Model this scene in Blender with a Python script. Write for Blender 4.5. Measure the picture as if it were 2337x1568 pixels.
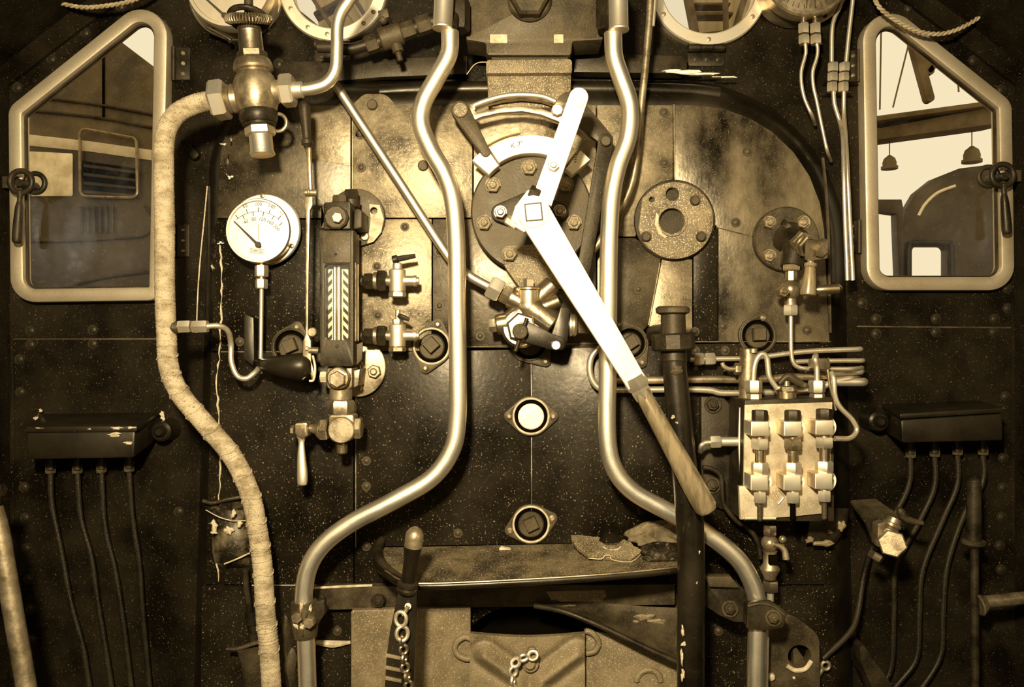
import bpy, bmesh, math, random
from mathutils import Vector, Matrix
random.seed(7)
for _o in list(bpy.data.objects): bpy.data.objects.remove(_o)
SC = bpy.context.scene; COL = SC.collection
# ------------------------------------------------------------------ camera, world, light, exposure
S, D, ZC, CX, CY = 0.0011, 2.0, 1.5, 1168.5, 784.0      # metres per pixel at the boiler face, camera distance, eye height
cam = bpy.data.cameras.new('camera'); cam.sensor_width = 36.0; cam.lens = 36.0*D/(2337*S); cam.clip_start = 0.02
co = bpy.data.objects.new('camera', cam); COL.objects.link(co)
co.location = (0, -D, ZC); co.rotation_euler = (math.pi/2, 0, 0); SC.camera = co
W = bpy.data.worlds.new('overcast_sky'); SC.world = W; W.use_nodes = True
_b = W.node_tree.nodes['Background']; _b.inputs[0].default_value = (1.0, 0.86, 0.60, 1); _b.inputs[1].default_value = 1.05
SC.view_settings.view_transform = 'Standard'; SC.view_settings.look = 'None'
SC.view_settings.exposure = 0.0; SC.view_settings.gamma = 1.0; SC.view_settings.use_curve_mapping = False
def area(name, loc, aim, size, power, color):
    l = bpy.data.lights.new(name, 'AREA'); l.shape = 'DISK'; l.size = size; l.energy = power; l.color = color
    o = bpy.data.objects.new(name, l); COL.objects.link(o); o.location = loc
    o.rotation_euler = (Vector(aim)-Vector(loc)).to_track_quat('-Z', 'Y').to_euler(); return o
area('flash_lamp', (-0.20, -2.15, 2.05), (0, 0, 1.45), 0.16, 135, (1.0, 0.96, 0.87))
# ------------------------------------------------------------------ pixel <-> place
def U(y=0.0): return S*(D+y)/D
def P(px, py, y=0.0):
    k = U(y); return Vector(((px-CX)*k, y, ZC-(py-CY)*k))
def PP(l, y=0.0): return [P(a[0], a[1], a[2] if len(a) > 2 else y) for a in l]
# ------------------------------------------------------------------ materials
def tint(v):
    t = min(1.0, max(0.0, (v-0.12)/0.75)); return (v, v*(0.66+0.18*t), v*(0.25+0.27*t), 1)
MATS = {}
def mat(name, v, v2=None, metal=0.0, rough=0.5, scale=9.0, lo=0.38, hi=0.62, speck=0.0, sv=0.4, sscale=260.0, bump=0.0, bscale=120.0, rvar=0.12, spec=0.5, stretch=None, coat=0.0):
    m = bpy.data.materials.new(name); m.use_nodes = True; n = m.node_tree.nodes; L = m.node_tree.links
    b = n['Principled BSDF']; b.inputs['Metallic'].default_value = metal; b.inputs['Specular IOR Level'].default_value = spec
    b.inputs['Coat Weight'].default_value = coat
    if metal < 0.5: b.inputs['Specular Tint'].default_value = (1.0, 0.78, 0.46, 1)      # brown tint put into the reflections of weakly metallic materials
    tc = n.new('ShaderNodeTexCoord'); mp = n.new('ShaderNodeMapping'); L.new(tc.outputs['Object'], mp.inputs[0])
    if stretch: mp.inputs['Scale'].default_value = stretch
    nz = n.new('ShaderNodeTexNoise'); nz.inputs['Scale'].default_value = scale; nz.inputs['Detail'].default_value = 7; nz.inputs['Roughness'].default_value = 0.62
    L.new(mp.outputs[0], nz.inputs['Vector'])
    cr = n.new('ShaderNodeValToRGB'); L.new(nz.outputs[0], cr.inputs[0])
    cr.color_ramp.elements[0].position = lo; cr.color_ramp.elements[1].position = hi
    cr.color_ramp.elements[0].color = tint(v); cr.color_ramp.elements[1].color = tint(v if v2 is None else v2)
    out = cr.outputs[0]
    if speck > 0:
        n2 = n.new('ShaderNodeTexNoise'); n2.inputs['Scale'].default_value = sscale; n2.inputs['Detail'].default_value = 2
        L.new(tc.outputs['Object'], n2.inputs['Vector'])
        c2 = n.new('ShaderNodeValToRGB'); L.new(n2.outputs[0], c2.inputs[0])
        p0 = 0.72-0.22*speck; c2.color_ramp.elements[0].position = p0; c2.color_ramp.elements[1].position = min(1, p0+0.12)
        c2.color_ramp.elements[0].color = (0, 0, 0, 1); c2.color_ramp.elements[1].color = (1, 1, 1, 1)
        mx = n.new('ShaderNodeMix'); mx.data_type = 'RGBA'; L.new(c2.outputs[0], mx.inputs[0]); L.new(out, mx.inputs[6]); mx.inputs[7].default_value = tint(sv)
        out = mx.outputs[2]
    L.new(out, b.inputs['Base Color'])
    mr = n.new('ShaderNodeMapRange'); L.new(nz.outputs[0], mr.inputs[0]); mr.inputs[1].default_value = 0.3; mr.inputs[2].default_value = 0.7
    mr.inputs[3].default_value = max(0.03, rough-rvar); mr.inputs[4].default_value = min(1, rough+rvar); L.new(mr.outputs[0], b.inputs['Roughness'])
    if bump > 0:
        n3 = n.new('ShaderNodeTexNoise'); n3.inputs['Scale'].default_value = bscale; n3.inputs['Detail'].default_value = 4
        L.new(mp.outputs[0], n3.inputs['Vector']); bp = n.new('ShaderNodeBump'); bp.inputs['Strength'].default_value = bump; bp.inputs['Distance'].default_value = 0.004
        L.new(n3.outputs[0], bp.inputs['Height']); L.new(bp.outputs[0], b.inputs['Normal'])
    MATS[name] = m; return m
BLACK = mat('gloss_black_paint', 0.003, 0.012, rough=0.34, spec=0.35, scale=5, speck=0.10, sv=0.10, bump=0.12, bscale=40)
WALLB = mat('sooty_black_paint', 0.003, 0.012, rough=0.38, spec=0.09, scale=6, speck=0.26, sv=0.13, bump=0.25, bscale=60)
CLADB = mat('black_cladding_paint', 0.003, 0.012, rough=0.32, spec=0.13, scale=5, speck=0.33, sv=0.22, sscale=230, bump=0.10, bscale=80)
CLADM = mat('worn_brown_cladding', 0.030, 0.26, rough=0.40, scale=9, lo=0.36, hi=0.70, speck=0.55, sv=0.36, sscale=300, bump=0.18, bscale=90, metal=0.35)
CLADL = mat('bare_bronzed_cladding', 0.10, 0.42, rough=0.38, scale=11, lo=0.34, hi=0.68, speck=0.6, sv=0.55, sscale=300, bump=0.2, bscale=90, metal=0.45)
CLADD = mat('oily_dark_cladding', 0.010, 0.085, rough=0.36, scale=7, lo=0.40, hi=0.75, speck=0.38, sv=0.24, sscale=300, bump=0.12, bscale=90, metal=0.2)
CLADS = mat('streaked_dark_cladding', 0.006, 0.24, rough=0.36, scale=6.5, lo=0.36, hi=0.84, speck=0.45, sv=0.22, sscale=300, bump=0.12, stretch=(1.2, 1, 0.75), metal=0.25)
IRON = mat('brown_iron', 0.020, 0.060, spec=0.35, rough=0.55, scale=14, speck=0.35, sv=0.20, sscale=420, bump=0.15, bscale=150, metal=0.2)
DARKI = mat('dark_iron', 0.007, 0.028, spec=0.3, rough=0.48, scale=14, speck=0.25, sv=0.14, sscale=400, bump=0.12, bscale=150, metal=0.2)
CAST = mat('speckled_casting', 0.06, 0.16, rough=0.6, scale=20, speck=0.75, sv=0.42, sscale=420, bump=0.3, bscale=220)
TAN = mat('tan_heat_scaled_plate', 0.085, 0.16, rough=0.6, scale=9, speck=0.6, sv=0.34, sscale=420, bump=0.15, bscale=160)
STEEL = mat('polished_steel', 0.92, 0.74, metal=0.96, rough=0.37, scale=14, speck=0.35, sv=0.42, sscale=450, rvar=0.08, bump=0.05, bscale=300)
STEELM = mat('matt_bright_steel', 0.80, 0.56, metal=0.88, rough=0.42, scale=10, speck=0.25, sv=0.5, sscale=420, rvar=0.08)
BRASS = mat('oiled_brass', 0.50, 0.24, metal=0.95, rough=0.30, scale=24, bump=0.15, bscale=60, speck=0.2, sv=0.75)
BRASSD = mat('dull_bronze', 0.15, 0.34, metal=0.75, rough=0.42, scale=18, speck=0.3, sv=0.5, bump=0.1)
CREAM = mat('worn_cream_paint', 0.74, 0.60, rough=0.5, scale=22, lo=0.45, hi=0.7, speck=0.1, sv=0.3, bump=0.1)
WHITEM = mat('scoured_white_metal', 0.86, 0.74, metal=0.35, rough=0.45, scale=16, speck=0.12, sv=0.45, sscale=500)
FRAMEM = mat('satin_window_metal', 0.46, 0.30, metal=0.6, rough=0.42, scale=5, speck=0.35, sv=0.7, sscale=600, bump=0.05)
LAG = mat('lagging_cord', 0.38, 0.18, rough=0.85, scale=26, lo=0.42, hi=0.66, speck=0.5, sv=0.05, sscale=300, bump=0.7, bscale=260, stretch=(1, 1, 1.8))
CORD = mat('plaited_cord', 0.30, 0.20, rough=0.8, scale=40, bump=0.4)
COPPER = mat('small_bore_pipe', 0.72, 0.5, metal=0.8, rough=0.34, scale=30, speck=0.2, sv=0.4)
DIAL = mat('aged_dial_face', 0.10, 0.065, rough=0.55, scale=30, speck=0.5, sv=0.2, sscale=700)
INK = mat('dial_ink', 0.012, 0.02, rough=0.6)
WOODG = mat('varnished_grip', 0.22, 0.10, rough=0.30, scale=12, stretch=(6, 6, 0.9), coat=0.3, metal=0.2)
VOID = mat('soot_void', 0.002, 0.003, rough=1.0, spec=0.0)
DIRT = mat('pale_flaked_scale', 0.5, 0.3, rough=0.9, scale=50, bump=0.4)
PLATE = mat('mottled_pale_casting', 0.50, 0.26, rough=0.5, scale=16, speck=0.6, sv=0.62, sscale=420, metal=0.3)
PAINTP = mat('dull_black_pipe', 0.004, 0.016, rough=0.55, spec=0.25, scale=8, speck=0.25, sv=0.12, sscale=260, bump=0.3, bscale=160)
FLAKY = mat('flaking_dark_paint', 0.008, 0.16, rough=0.45, scale=13, lo=0.5, hi=0.72, speck=0.4, sv=0.2, bump=0.4, bscale=60)
RAG = mat('oily_rag', 0.16, 0.05, rough=0.8, scale=18, bump=0.3)
LOCO = mat('dusty_loco_paint', 0.012, 0.055, rough=0.4, scale=2.0, bump=0.05, speck=0.3, sv=0.16, sscale=60)
BOARD = mat('pale_shed_boards', 0.62, 0.42, rough=0.8, scale=2, stretch=(6, 1, 0.6))
BEAM = mat('weathered_beam', 0.10, 0.20, rough=0.8, scale=5)
def glass_mat(name, dirt, refl):
    m = bpy.data.materials.new(name); m.use_nodes = True; n = m.node_tree.nodes; L = m.node_tree.links
    n.remove(n['Principled BSDF']); out = n['Material Output']
    tr = n.new('ShaderNodeBsdfTransparent'); tr.inputs[0].default_value = (0.96, 0.95, 0.92, 1)
    gl = n.new('ShaderNodeBsdfGlossy'); gl.inputs['Roughness'].default_value = 0.03
    m1 = n.new('ShaderNodeMixShader'); m1.inputs[0].default_value = refl; L.new(tr.outputs[0], m1.inputs[1]); L.new(gl.outputs[0], m1.inputs[2])
    df = n.new('ShaderNodeBsdfDiffuse'); df.inputs[0].default_value = (0.5, 0.4, 0.24, 1)
    tc = n.new('ShaderNodeTexCoord'); nz = n.new('ShaderNodeTexNoise'); nz.inputs['Scale'].default_value = 18; nz.inputs['Detail'].default_value = 8; nz.inputs['Roughness'].default_value = 0.7
    L.new(tc.outputs['Object'], nz.inputs['Vector']); cr = n.new('ShaderNodeValToRGB'); L.new(nz.outputs[0], cr.inputs[0])
    cr.color_ramp.elements[0].position = 0.5; cr.color_ramp.elements[1].position = 0.85; cr.color_ramp.elements[0].color = (0, 0, 0, 1); cr.color_ramp.elements[1].color = (dirt, dirt, dirt, 1)
    m2 = n.new('ShaderNodeMixShader'); L.new(cr.outputs[0], m2.inputs[0]); L.new(m1.outputs[0], m2.inputs[1]); L.new(df.outputs[0], m2.inputs[2]); L.new(m2.outputs[0], out.inputs[0])
    return m
GLASS = glass_mat('dusty_window_glass', 0.03, 0.02)
GGLASS = glass_mat('gauge_glass', 0.05, 0.08)
# ------------------------------------------------------------------ mesh builder
LOC = {}
def smooth_path(pts, n=8):
    if len(pts) < 3: return list(pts)
    q = [pts[0]*2-pts[1]] + list(pts) + [pts[-1]*2-pts[-2]]; out = []
    for i in range(1, len(q)-2):
        a, b, c, d = q[i-1], q[i], q[i+1], q[i+2]
        for k in range(n):
            t = k/n; out.append(0.5*((2*b)+(c-a)*t+(2*a-5*b+4*c-d)*t*t+(3*b-a-3*c+d)*t**3))
    out.append(pts[-1]); return out
def frame_of(ax):
    ax = ax.normalized(); ref = Vector((0, 0, 1)) if abs(ax.z) < 0.9 else Vector((0, -1, 0))
    u = ax.cross(ref).normalized(); v = u.cross(ax).normalized(); return u, v
class MB:
    def __init__(s): s.bm = bmesh.new()
    def rings(s, rings, closed=False, cap=True):
        bm = s.bm; R = []
        for r in rings: R.append([bm.verts.new(p) for p in r])
        m = len(R[0]); cnt = len(R) if closed else len(R)-1
        for i in range(cnt):
            a, b = R[i], R[(i+1) % len(R)]
            for j in range(m):
                try: bm.faces.new((a[j], a[(j+1) % m], b[(j+1) % m], b[j]))
                except ValueError: pass
        if cap and not closed:
            for r in (R[0], R[-1]):
                try: bm.faces.new(r)
                except ValueError: pass
        return s
    def tube(s, pts, r, seg=14, n=8, cap=True, closed=False, flat=None):
        pts = [Vector(p) for p in pts]
        if isinstance(r, (list, tuple)):
            rs = [Vector((x, 0, 0)) for x in r]; rr = [v.x for v in (smooth_path(rs, n) if n > 1 else rs)]
        else: rr = None
        q = smooth_path(pts, n) if (n > 1 and len(pts) > 2 and not closed) else pts
        if rr is None: rr = [r]*len(q)
        elif len(rr) != len(q): rr = [rr[min(int(i*len(rr)/len(q)), len(rr)-1)] for i in range(len(q))]
        t = (q[1]-q[0]).normalized(); u, v = frame_of(t); out = []
        for i, p in enumerate(q):
            if closed: tt = (q[(i+1) % len(q)]-q[i-1]).normalized()
            else: tt = (q[min(i+1, len(q)-1)]-q[max(i-1, 0)]).normalized()
            if tt.length < 1e-6: tt = t
            u = (u - tt*u.dot(tt)); u = u.normalized() if u.length > 1e-6 else frame_of(tt)[0]; v = tt.cross(u).normalized(); t = tt
            f = flat or (1, 1)
            out.append([p+(u*math.cos(2*math.pi*j/seg)*f[0]+v*math.sin(2*math.pi*j/seg)*f[1])*rr[i] for j in range(seg)])
        return s.rings(out, closed=closed, cap=cap)
    def lathe(s, p, ax, prof, seg=28, rot=0.0, sx=1.0):
        p = Vector(p); ax = Vector(ax).normalized(); u, v = frame_of(ax); out = []
        for t, r in prof:
            r = max(r, 1e-5); c = p+ax*t
            out.append([c+(u*math.cos(2*math.pi*j/seg+rot)*sx+v*math.sin(2*math.pi*j/seg+rot))*r for j in range(seg)])
        return s.rings(out)
    def rod(s, a, b, r, r2=None, seg=20, bev=0.0):
        a, b = Vector(a), Vector(b); L = (b-a).length; r2 = r if r2 is None else r2; bev = min(bev or min(r, r2)*0.12, L*0.3)
        return s.lathe(a, b-a, [(0, r-bev), (bev, r), (L-bev, r2), (L, r2-bev)], seg)
    def nut(s, a, b, r, rot=None, seg=6):
        a, b = Vector(a), Vector(b); L = (b-a).length; c = min(L*0.16, r*0.2); rot = math.pi/6 if rot is None else rot
        return s.lathe(a, b-a, [(0, r*0.9), (c, r), (L-c, r), (L, r*0.9)], seg, rot)
    def face_disc(s, px, py, y0, y1, rpx, bev=2.0, seg=40):       # round plate facing the viewer, front at y0
        k = U(y0); r = rpx*k; b = bev*k
        return s.lathe(P(px, py, y0)+Vector((0, y1-y0, 0)), (0, -1, 0), [(0, r), (y1-y0-b, r), (y1-y0, r-b)], seg)
    def face_nut(s, px, py, y0, y1, rpx, rot=0.3, stud=0.45):
        k = U(y0); r = rpx*k; c = P(px, py, y0); L = y1-y0
        s.lathe(c+Vector((0, L, 0)), (0, -1, 0), [(0, r), (L-r*0.15, r), (L, r*0.86)], 6, rot)
        if stud: s.lathe(c+Vector((0, L*0.5, 0)), (0, -1, 0), [(0, r*stud), (L*0.5+r*0.30, r*stud), (L*0.5+r*0.42, r*stud*0.7)], 14)
        return s
    def ring(s, px, py, y0, y1, ro, ri, bev=2.0, seg=56):
        k = U(y0); ro *= k; ri *= k; b = bev*k; L = y1-y0; c = P(px, py, y0)+Vector((0, L, 0))
        prof = [(0, ri), (0, ro), (L-b, ro), (L, ro-b), (L, ri+b), (L-b, ri)]; out = []
        for t, r in prof: out.append([c+Vector((math.cos(2*math.pi*j/seg)*r, -t, math.sin(2*math.pi*j/seg)*r)) for j in range(seg)])
        return s.rings(out, closed=True)
    def torus(s, c, ax, R, r, seg=36, rs=12, a0=0, a1=2*math.pi, sq=1.0):
        c = Vector(c); u, v = frame_of(Vector(ax)); full = abs(a1-a0-2*math.pi) < 1e-6
        m = seg if full else seg+1
        pts = [c+(u*math.cos(a0+(a1-a0)*i/seg)+v*math.sin(a0+(a1-a0)*i/seg)*sq)*R for i in range(m)]
        return s.tube(pts, r, rs, n=1, closed=full)
    def sphere(s, c, r, seg=20, sc=(1, 1, 1)):
        c = Vector(c); out = []
        for i in range(1, seg//2):
            a = math.pi*i/(seg//2); out.append([c+Vector((math.sin(a)*math.cos(2*math.pi*j/seg)*r*sc[0], math.sin(a)*math.sin(2*math.pi*j/seg)*r*sc[1], math.cos(a)*r*sc[2])) for j in range(seg)])
        return s.rings(out)
    def prism(s, poly, y0, y1, bev=0.0, holes=(), ys=None):      # outline in pixels at depth y0, extruded straight back to y1
        bm = s.bm; pts = [P(a[0], a[1], y0) for a in poly]
        tmp = bmesh.new(); dy = Vector((0, y1-y0, 0))
        if holes:
            es = []
            for lp in [pts]+[[P(a[0], a[1], y0) for a in h] for h in holes]:
                vs = [tmp.verts.new(p) for p in lp]; es += [tmp.edges.new((vs[i], vs[(i+1) % len(vs)])) for i in range(len(vs))]
            bmesh.ops.triangle_fill(tmp, use_beauty=True, use_dissolve=False, edges=es)
        else: tmp.faces.new([tmp.verts.new(p) for p in pts])
        bmesh.ops.recalc_face_normals(tmp, faces=tmp.faces)
        f0 = list(tmp.faces); bnd = [e for e in tmp.edges if len(e.link_faces) == 1]
        r = bmesh.ops.extrude_face_region(tmp, geom=f0+[e for e in tmp.edges]+[v for v in tmp.verts], use_keep_orig=True)
        bmesh.ops.translate(tmp, verts=[g for g in r['geom'] if isinstance(g, bmesh.types.BMVert)], vec=dy)
        if bev > 0:
            es = [e for e in bnd if e.is_valid]
            bmesh.ops.bevel(tmp, geom=es, offset=bev*U(y0), segments=2, profile=0.5, affect='EDGES', clamp_overlap=True)
        return s.merge(tmp)
    def hexa(s, f, b):             # 8 corner solid: four front points and four back points
        return s.rings([f, b])
    def bar(s, a, b, w, y0, y1, w2=None, bev=1.5, round_a=True, round_b=True):   # flat bar between two pixels
        w2 = w if w2 is None else w2; ax, ay = a; bx, by = b; L = math.hypot(bx-ax, by-ay); dx, dy = (bx-ax)/L, (by-ay)/L; ang = math.atan2(dy, dx); poly = []
        if round_b: poly += [(bx+math.cos(ang+t)*w2, by+math.sin(ang+t)*w2) for t in [(-90+20*i)*math.pi/180 for i in range(10)]]
        else: poly += [(bx+dy*w2, by-dx*w2), (bx-dy*w2, by+dx*w2)]
        if round_a: poly += [(ax+math.cos(ang+t)*w, ay+math.sin(ang+t)*w) for t in [(90+20*i)*math.pi/180 for i in range(10)]]
        else: poly += [(ax-dy*w, ay+dx*w), (ax+dy*w, ay-dx*w)]
        return s.prism(poly, y0, y1, bev)
    def merge(s, tmp):
        me = bpy.data.meshes.new('t'); tmp.to_mesh(me); tmp.free(); s.bm.from_mesh(me); bpy.data.meshes.remove(me); return s
    def add_mesh(s, me, M):
        n0 = len(s.bm.verts); s.bm.from_mesh(me); s.bm.verts.ensure_lookup_table()
        for v in s.bm.verts[n0:]: v.co = M @ v.co
        return s
    def build(s, name, m, parent=None, origin=None, smooth=32):
        bm = s.bm; bmesh.ops.recalc_face_normals(bm, faces=bm.faces)
        if parent is not None: o0 = LOC[parent.name]
        elif origin is not None: o0 = Vector(origin)
        else:
            o0 = sum((v.co for v in bm.verts), Vector())/max(1, len(bm.verts))
        bmesh.ops.translate(bm, verts=bm.verts, vec=-o0)
        me = bpy.data.meshes.new(name); bm.to_mesh(me); bm.free(); me.materials.append(m)
        if smooth:
            for p in me.polygons: p.use_smooth = True
            me.set_sharp_from_angle(angle=math.radians(smooth))
        o = bpy.data.objects.new(name, me); COL.objects.link(o)
        if parent is not None: o.parent = parent; LOC[o.name] = o0
        else: o.location = o0; LOC[o.name] = o0
        return o
def blob(p, w, h, d=.004, seed=0, n=14):                       # small irregular flake lying on a surface that faces the viewer
    b = MB(); rnd = random.Random(seed*977+int(p.x*5000)+int(p.z*9000)); ph = [rnd.uniform(0, 6.28) for _ in range(4)]; R = []
    def rad(a): return 1+.16*math.sin(2*a+ph[0])+.14*math.sin(3*a+ph[1])+.14*math.sin(5*a+ph[2])+.1*math.sin(7*a+ph[3])
    for s_, dd in ((1.0, .3), (1.0, -.4), (.7, -.85), (.3, -1.0)):
        R.append([p+Vector((math.cos(a)*w*rad(a)*s_, dd*d*(1+.3*math.sin(3*a+ph[1])), math.sin(a)*h*rad(a)*s_)) for a in [2*math.pi*j/n for j in range(n)]])
    return b.rings(R)
def tag(o, label, cat, group=None):
    o['label'] = label; o['category'] = cat
    if group: o['group'] = group
    return o
def thing(name, label, cat, at, group=None):
    o = bpy.data.objects.new(name, None); COL.objects.link(o); o.empty_display_size = 0.03
    p = P(*at); o.location = p; LOC[o.name] = p; return tag(o, label, cat, group)
def structure(o): o['kind'] = 'structure'; return o
def dup(o, p, parent=None, label=None):                     # a copy of a part, moved by the difference
    c = o.copy(); COL.objects.link(c); c.location = o.location+p
    c.parent = parent if parent is not None else o.parent
    if label: c['label'] = label
    return c
def rp(poly, n=7):            # polygon with rounded corners: (x, y, radius)
    out = []; N = len(poly)
    for i in range(N):
        x, y = poly[i][0], poly[i][1]; r = poly[i][2] if len(poly[i]) > 2 else 0
        if r <= 0: out.append((x, y)); continue
        a = Vector((poly[i-1][0]-x, poly[i-1][1]-y)).normalized(); b = Vector((poly[(i+1) % N][0]-x, poly[(i+1) % N][1]-y)).normalized()
        h = math.acos(max(-1, min(1, a.dot(b))))/2; d = r/math.tan(h); c = Vector((x, y))+(a+b).normalized()*(r/math.sin(h))
        p0 = Vector((x, y))+a*d-c; p1 = Vector((x, y))+b*d-c; a0 = math.atan2(p0.y, p0.x); a1 = math.atan2(p1.y, p1.x); da = (a1-a0+math.pi) % (2*math.pi)-math.pi
        out += [(c.x+math.cos(a0+da*k/n)*r, c.y+math.sin(a0+da*k/n)*r) for k in range(n+1)]
    return out
def inset(poly, d):           # convex polygon with radii, moved inwards by d pixels
    N = len(poly); cx = sum(p[0] for p in poly)/N; cy = sum(p[1] for p in poly)/N; lines = []
    for i in range(N):
        a, b = poly[i], poly[(i+1) % N]; L = math.hypot(b[0]-a[0], b[1]-a[1]); nx, ny = -(b[1]-a[1])/L, (b[0]-a[0])/L
        if nx*(cx-a[0])+ny*(cy-a[1]) < 0: nx, ny = -nx, -ny
        lines.append((a[0]+nx*d, a[1]+ny*d, (b[0]-a[0])/L, (b[1]-a[1])/L))
    out = []
    for i in range(N):
        x1, y1, dx1, dy1 = lines[i-1]; x2, y2, dx2, dy2 = lines[i]; den = dx1*dy2-dy1*dx2; t = ((x2-x1)*dy2-(y2-y1)*dx2)/den
        out.append((x1+dx1*t, y1+dy1*t, max(4, poly[i][2]-d)))
    return out
def circ(cx, cy, r, n=40, a0=0.0, a1=360.0, ry=None):
    full = abs(a1-a0) >= 360; ry = r if ry is None else ry; m = n if full else n+1
    return [(cx+r*math.cos(math.radians(a0+(a1-a0)*i/n)), cy-ry*math.sin(math.radians(a0+(a1-a0)*i/n))) for i in range(m)]
def hull(pts):
    pts = sorted(set((round(a, 3), round(b, 3)) for a, b in pts)); 
    def half(ps):
        h = []
        for p in ps:
            while len(h) > 1 and (h[-1][0]-h[-2][0])*(p[1]-h[-2][1])-(h[-1][1]-h[-2][1])*(p[0]-h[-2][0]) <= 0: h.pop()
            h.append(p)
        return h[:-1]
    return half(pts)+half(pts[::-1])
def text_into(mb, s, px, py, y, size_px, rot=0.0, depth=0.0006):
    cu = bpy.data.curves.new('t', 'FONT'); cu.body = s; cu.align_x = 'CENTER'; cu.align_y = 'CENTER'; cu.size = size_px*U(y); cu.extrude = depth
    o = bpy.data.objects.new('t', cu); COL.objects.link(o); dg = bpy.context.evaluated_depsgraph_get(); me = bpy.data.meshes.new_from_object(o.evaluated_get(dg))
    M = Matrix.Translation(P(px, py, y)) @ Matrix.Rotation(math.pi/2, 4, 'X') @ Matrix.Rotation(rot, 4, 'Z')
    mb.add_mesh(me, M); bpy.data.objects.remove(o); bpy.data.curves.remove(cu); bpy.data.meshes.remove(me)
YB = 0.12     # front face of the cab front sheet
# ================================================================== THE CAB SHELL
WIN_L = [(384, -50, 62), (369, 686, 34), (22, 691, 58), (17, 245, 40)]
WIN_R = [(1967, -43, 65), (2311, 232, 42), (2318, 663, 58), (1979, 663, 55)]
POR_L, POR_R = (760, -30, 124, 93), (1618, -32, 136, 107)
YF = YB-0.035                 # front of the window frames
def back(poly, y0, y1):       # same place seen from the front, restated for depth y1
    k = U(y0)/U(y1); return [((a[0]-CX)*k+CX, (a[1]-CY)*k+CY) for a in poly]
m = MB()
m.prism([(-40, -330), (2380, -330), (2380, 1900), (-40, 1900)], YB, YB+0.02, 0,
        holes=[back(rp(inset(w, 15)), YF, YB) for w in (WIN_L, WIN_R)]+[back(circ(p[0], p[1], p[3]+12), YF, YB) for p in (POR_L, POR_R)])
wall = structure(m.build('wall_front', WALLB))
# sheet joints and overlapping strips on the front sheet
m = MB()
for poly in ([(24, 772), (372, 772), (372, 776), (24, 776)], [(1956, 743), (2312, 746), (2312, 750), (1956, 747)]): m.prism(poly, YB-0.002, YB+0.005, 1)
m.build('sheet_joint', IRON, wall)
for poly in ([(22, 768), (30, 768), (34, 1700), (24, 1700)], [(2308, 680), (2320, 680), (2322, 1700), (2310, 1700)]):
    MB().prism(poly, YB-0.003, YB+0.005, 1).build('edge_strip', WALLB, wall)
def rivets(parent, y, spots, r, m, h=0.45, name='rivet', head=True):
    p0 = P(spots[0][0], spots[0][1], y); b = MB(); k = U(y)*r
    b.lathe(p0, (0, -1, 0), [(-0.001, k), (k*h*0.5, k*0.93), (k*h*0.85, k*0.62), (k*h, k*0.2)], 14)
    if head: b.lathe(p0, (0, -1, 0), [(-0.001, k*1.6), (k*0.12, k*1.5), (k*0.12, k*0.9)], 14)
    o = b.build(name, m, parent)
    for s in spots[1:]: dup(o, P(s[0], s[1], y)-p0)
    return o
rivets(wall, YB, [(70, 755), (70, 787), (212, 753), (212, 785), (45, 820), (47, 895), (55, 1112), (58, 1182), (60, 1252), (65, 1322), (70, 1390), (74, 1460), (408, 1168), (42, 678), (2000, 728), (2136, 728), (2270, 728), (2000, 762), (2136, 758), (2268, 758), (1968, 692), (2300, 704), (2298, 658), (2290, 1045), (2289, 1113), (2286, 1180), (2282, 1245), (2285, 1300), (2295, 905), (118, 135), (195, 75), (40, 200), (275, 15), (2075, 20), (2222, 138), (2285, 205), (636, 145)], 8, DARKI)
# side sheets, roof, floor
xs = 1146*U(YB)
def slab(name, m, pts, d, origin=None):
    b = MB(); b.rings([[Vector(p) for p in pts], [Vector(p)+Vector(d) for p in pts]]); return structure(b.build(name, m))
zt = P(0, 150, YB).z
for nm, sgn in (('wall_left', -1), ('wall_right', 1)):
    slab(nm, WALLB, [(sgn*xs, YB+0.02, 0.3), (sgn*xs, YB+0.02, zt+0.02), (sgn*xs, -0.75, zt+0.02), (sgn*xs, -0.75, 1.25), (sgn*xs, -1.35, 1.25), (sgn*xs, -1.35, 0.3)], (sgn*0.02, 0, 0))
arc = [(22, 172), (170, 55), (330, -60), (560, -165), (860, -235), (1168, -255)]
arc = arc+[(2337-x, y) for x, y in arc[::-1][1:]]
b = MB(); top = PP(arc, YB); 
prof = top+[p+Vector((0, 0, 0.02)) for p in top[::-1]]
b.rings([[p for p in prof], [p+Vector((0, -1.45, 0)) for p in prof]]); structure(b.build('ceiling', WALLB))
slab('floor', WALLB, [(-xs-0.05, YB+0.02, 0.3), (xs+0.05, YB+0.02, 0.3), (xs+0.05, -1.4, 0.3), (-xs-0.05, -1.4, 0.3)], (0, 0, -0.03))
# angle irons joining roof and front sheet
for nm, pl in (('trim_1', [(-40, 246), (172, 82), (332, -34), (500, -110)]), ('trim_2', [(2377, 246), (2165, 82), (2005, -34), (1837, -110)])):
    b = MB(); q = PP(pl, YB); b.rings([[p, p+Vector((0, -0.012, 0)), p+Vector((0, -0.05, 0.032)), p+Vector((0, 0, 0.04))] for p in q]); structure(b.build(nm, WALLB))
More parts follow.
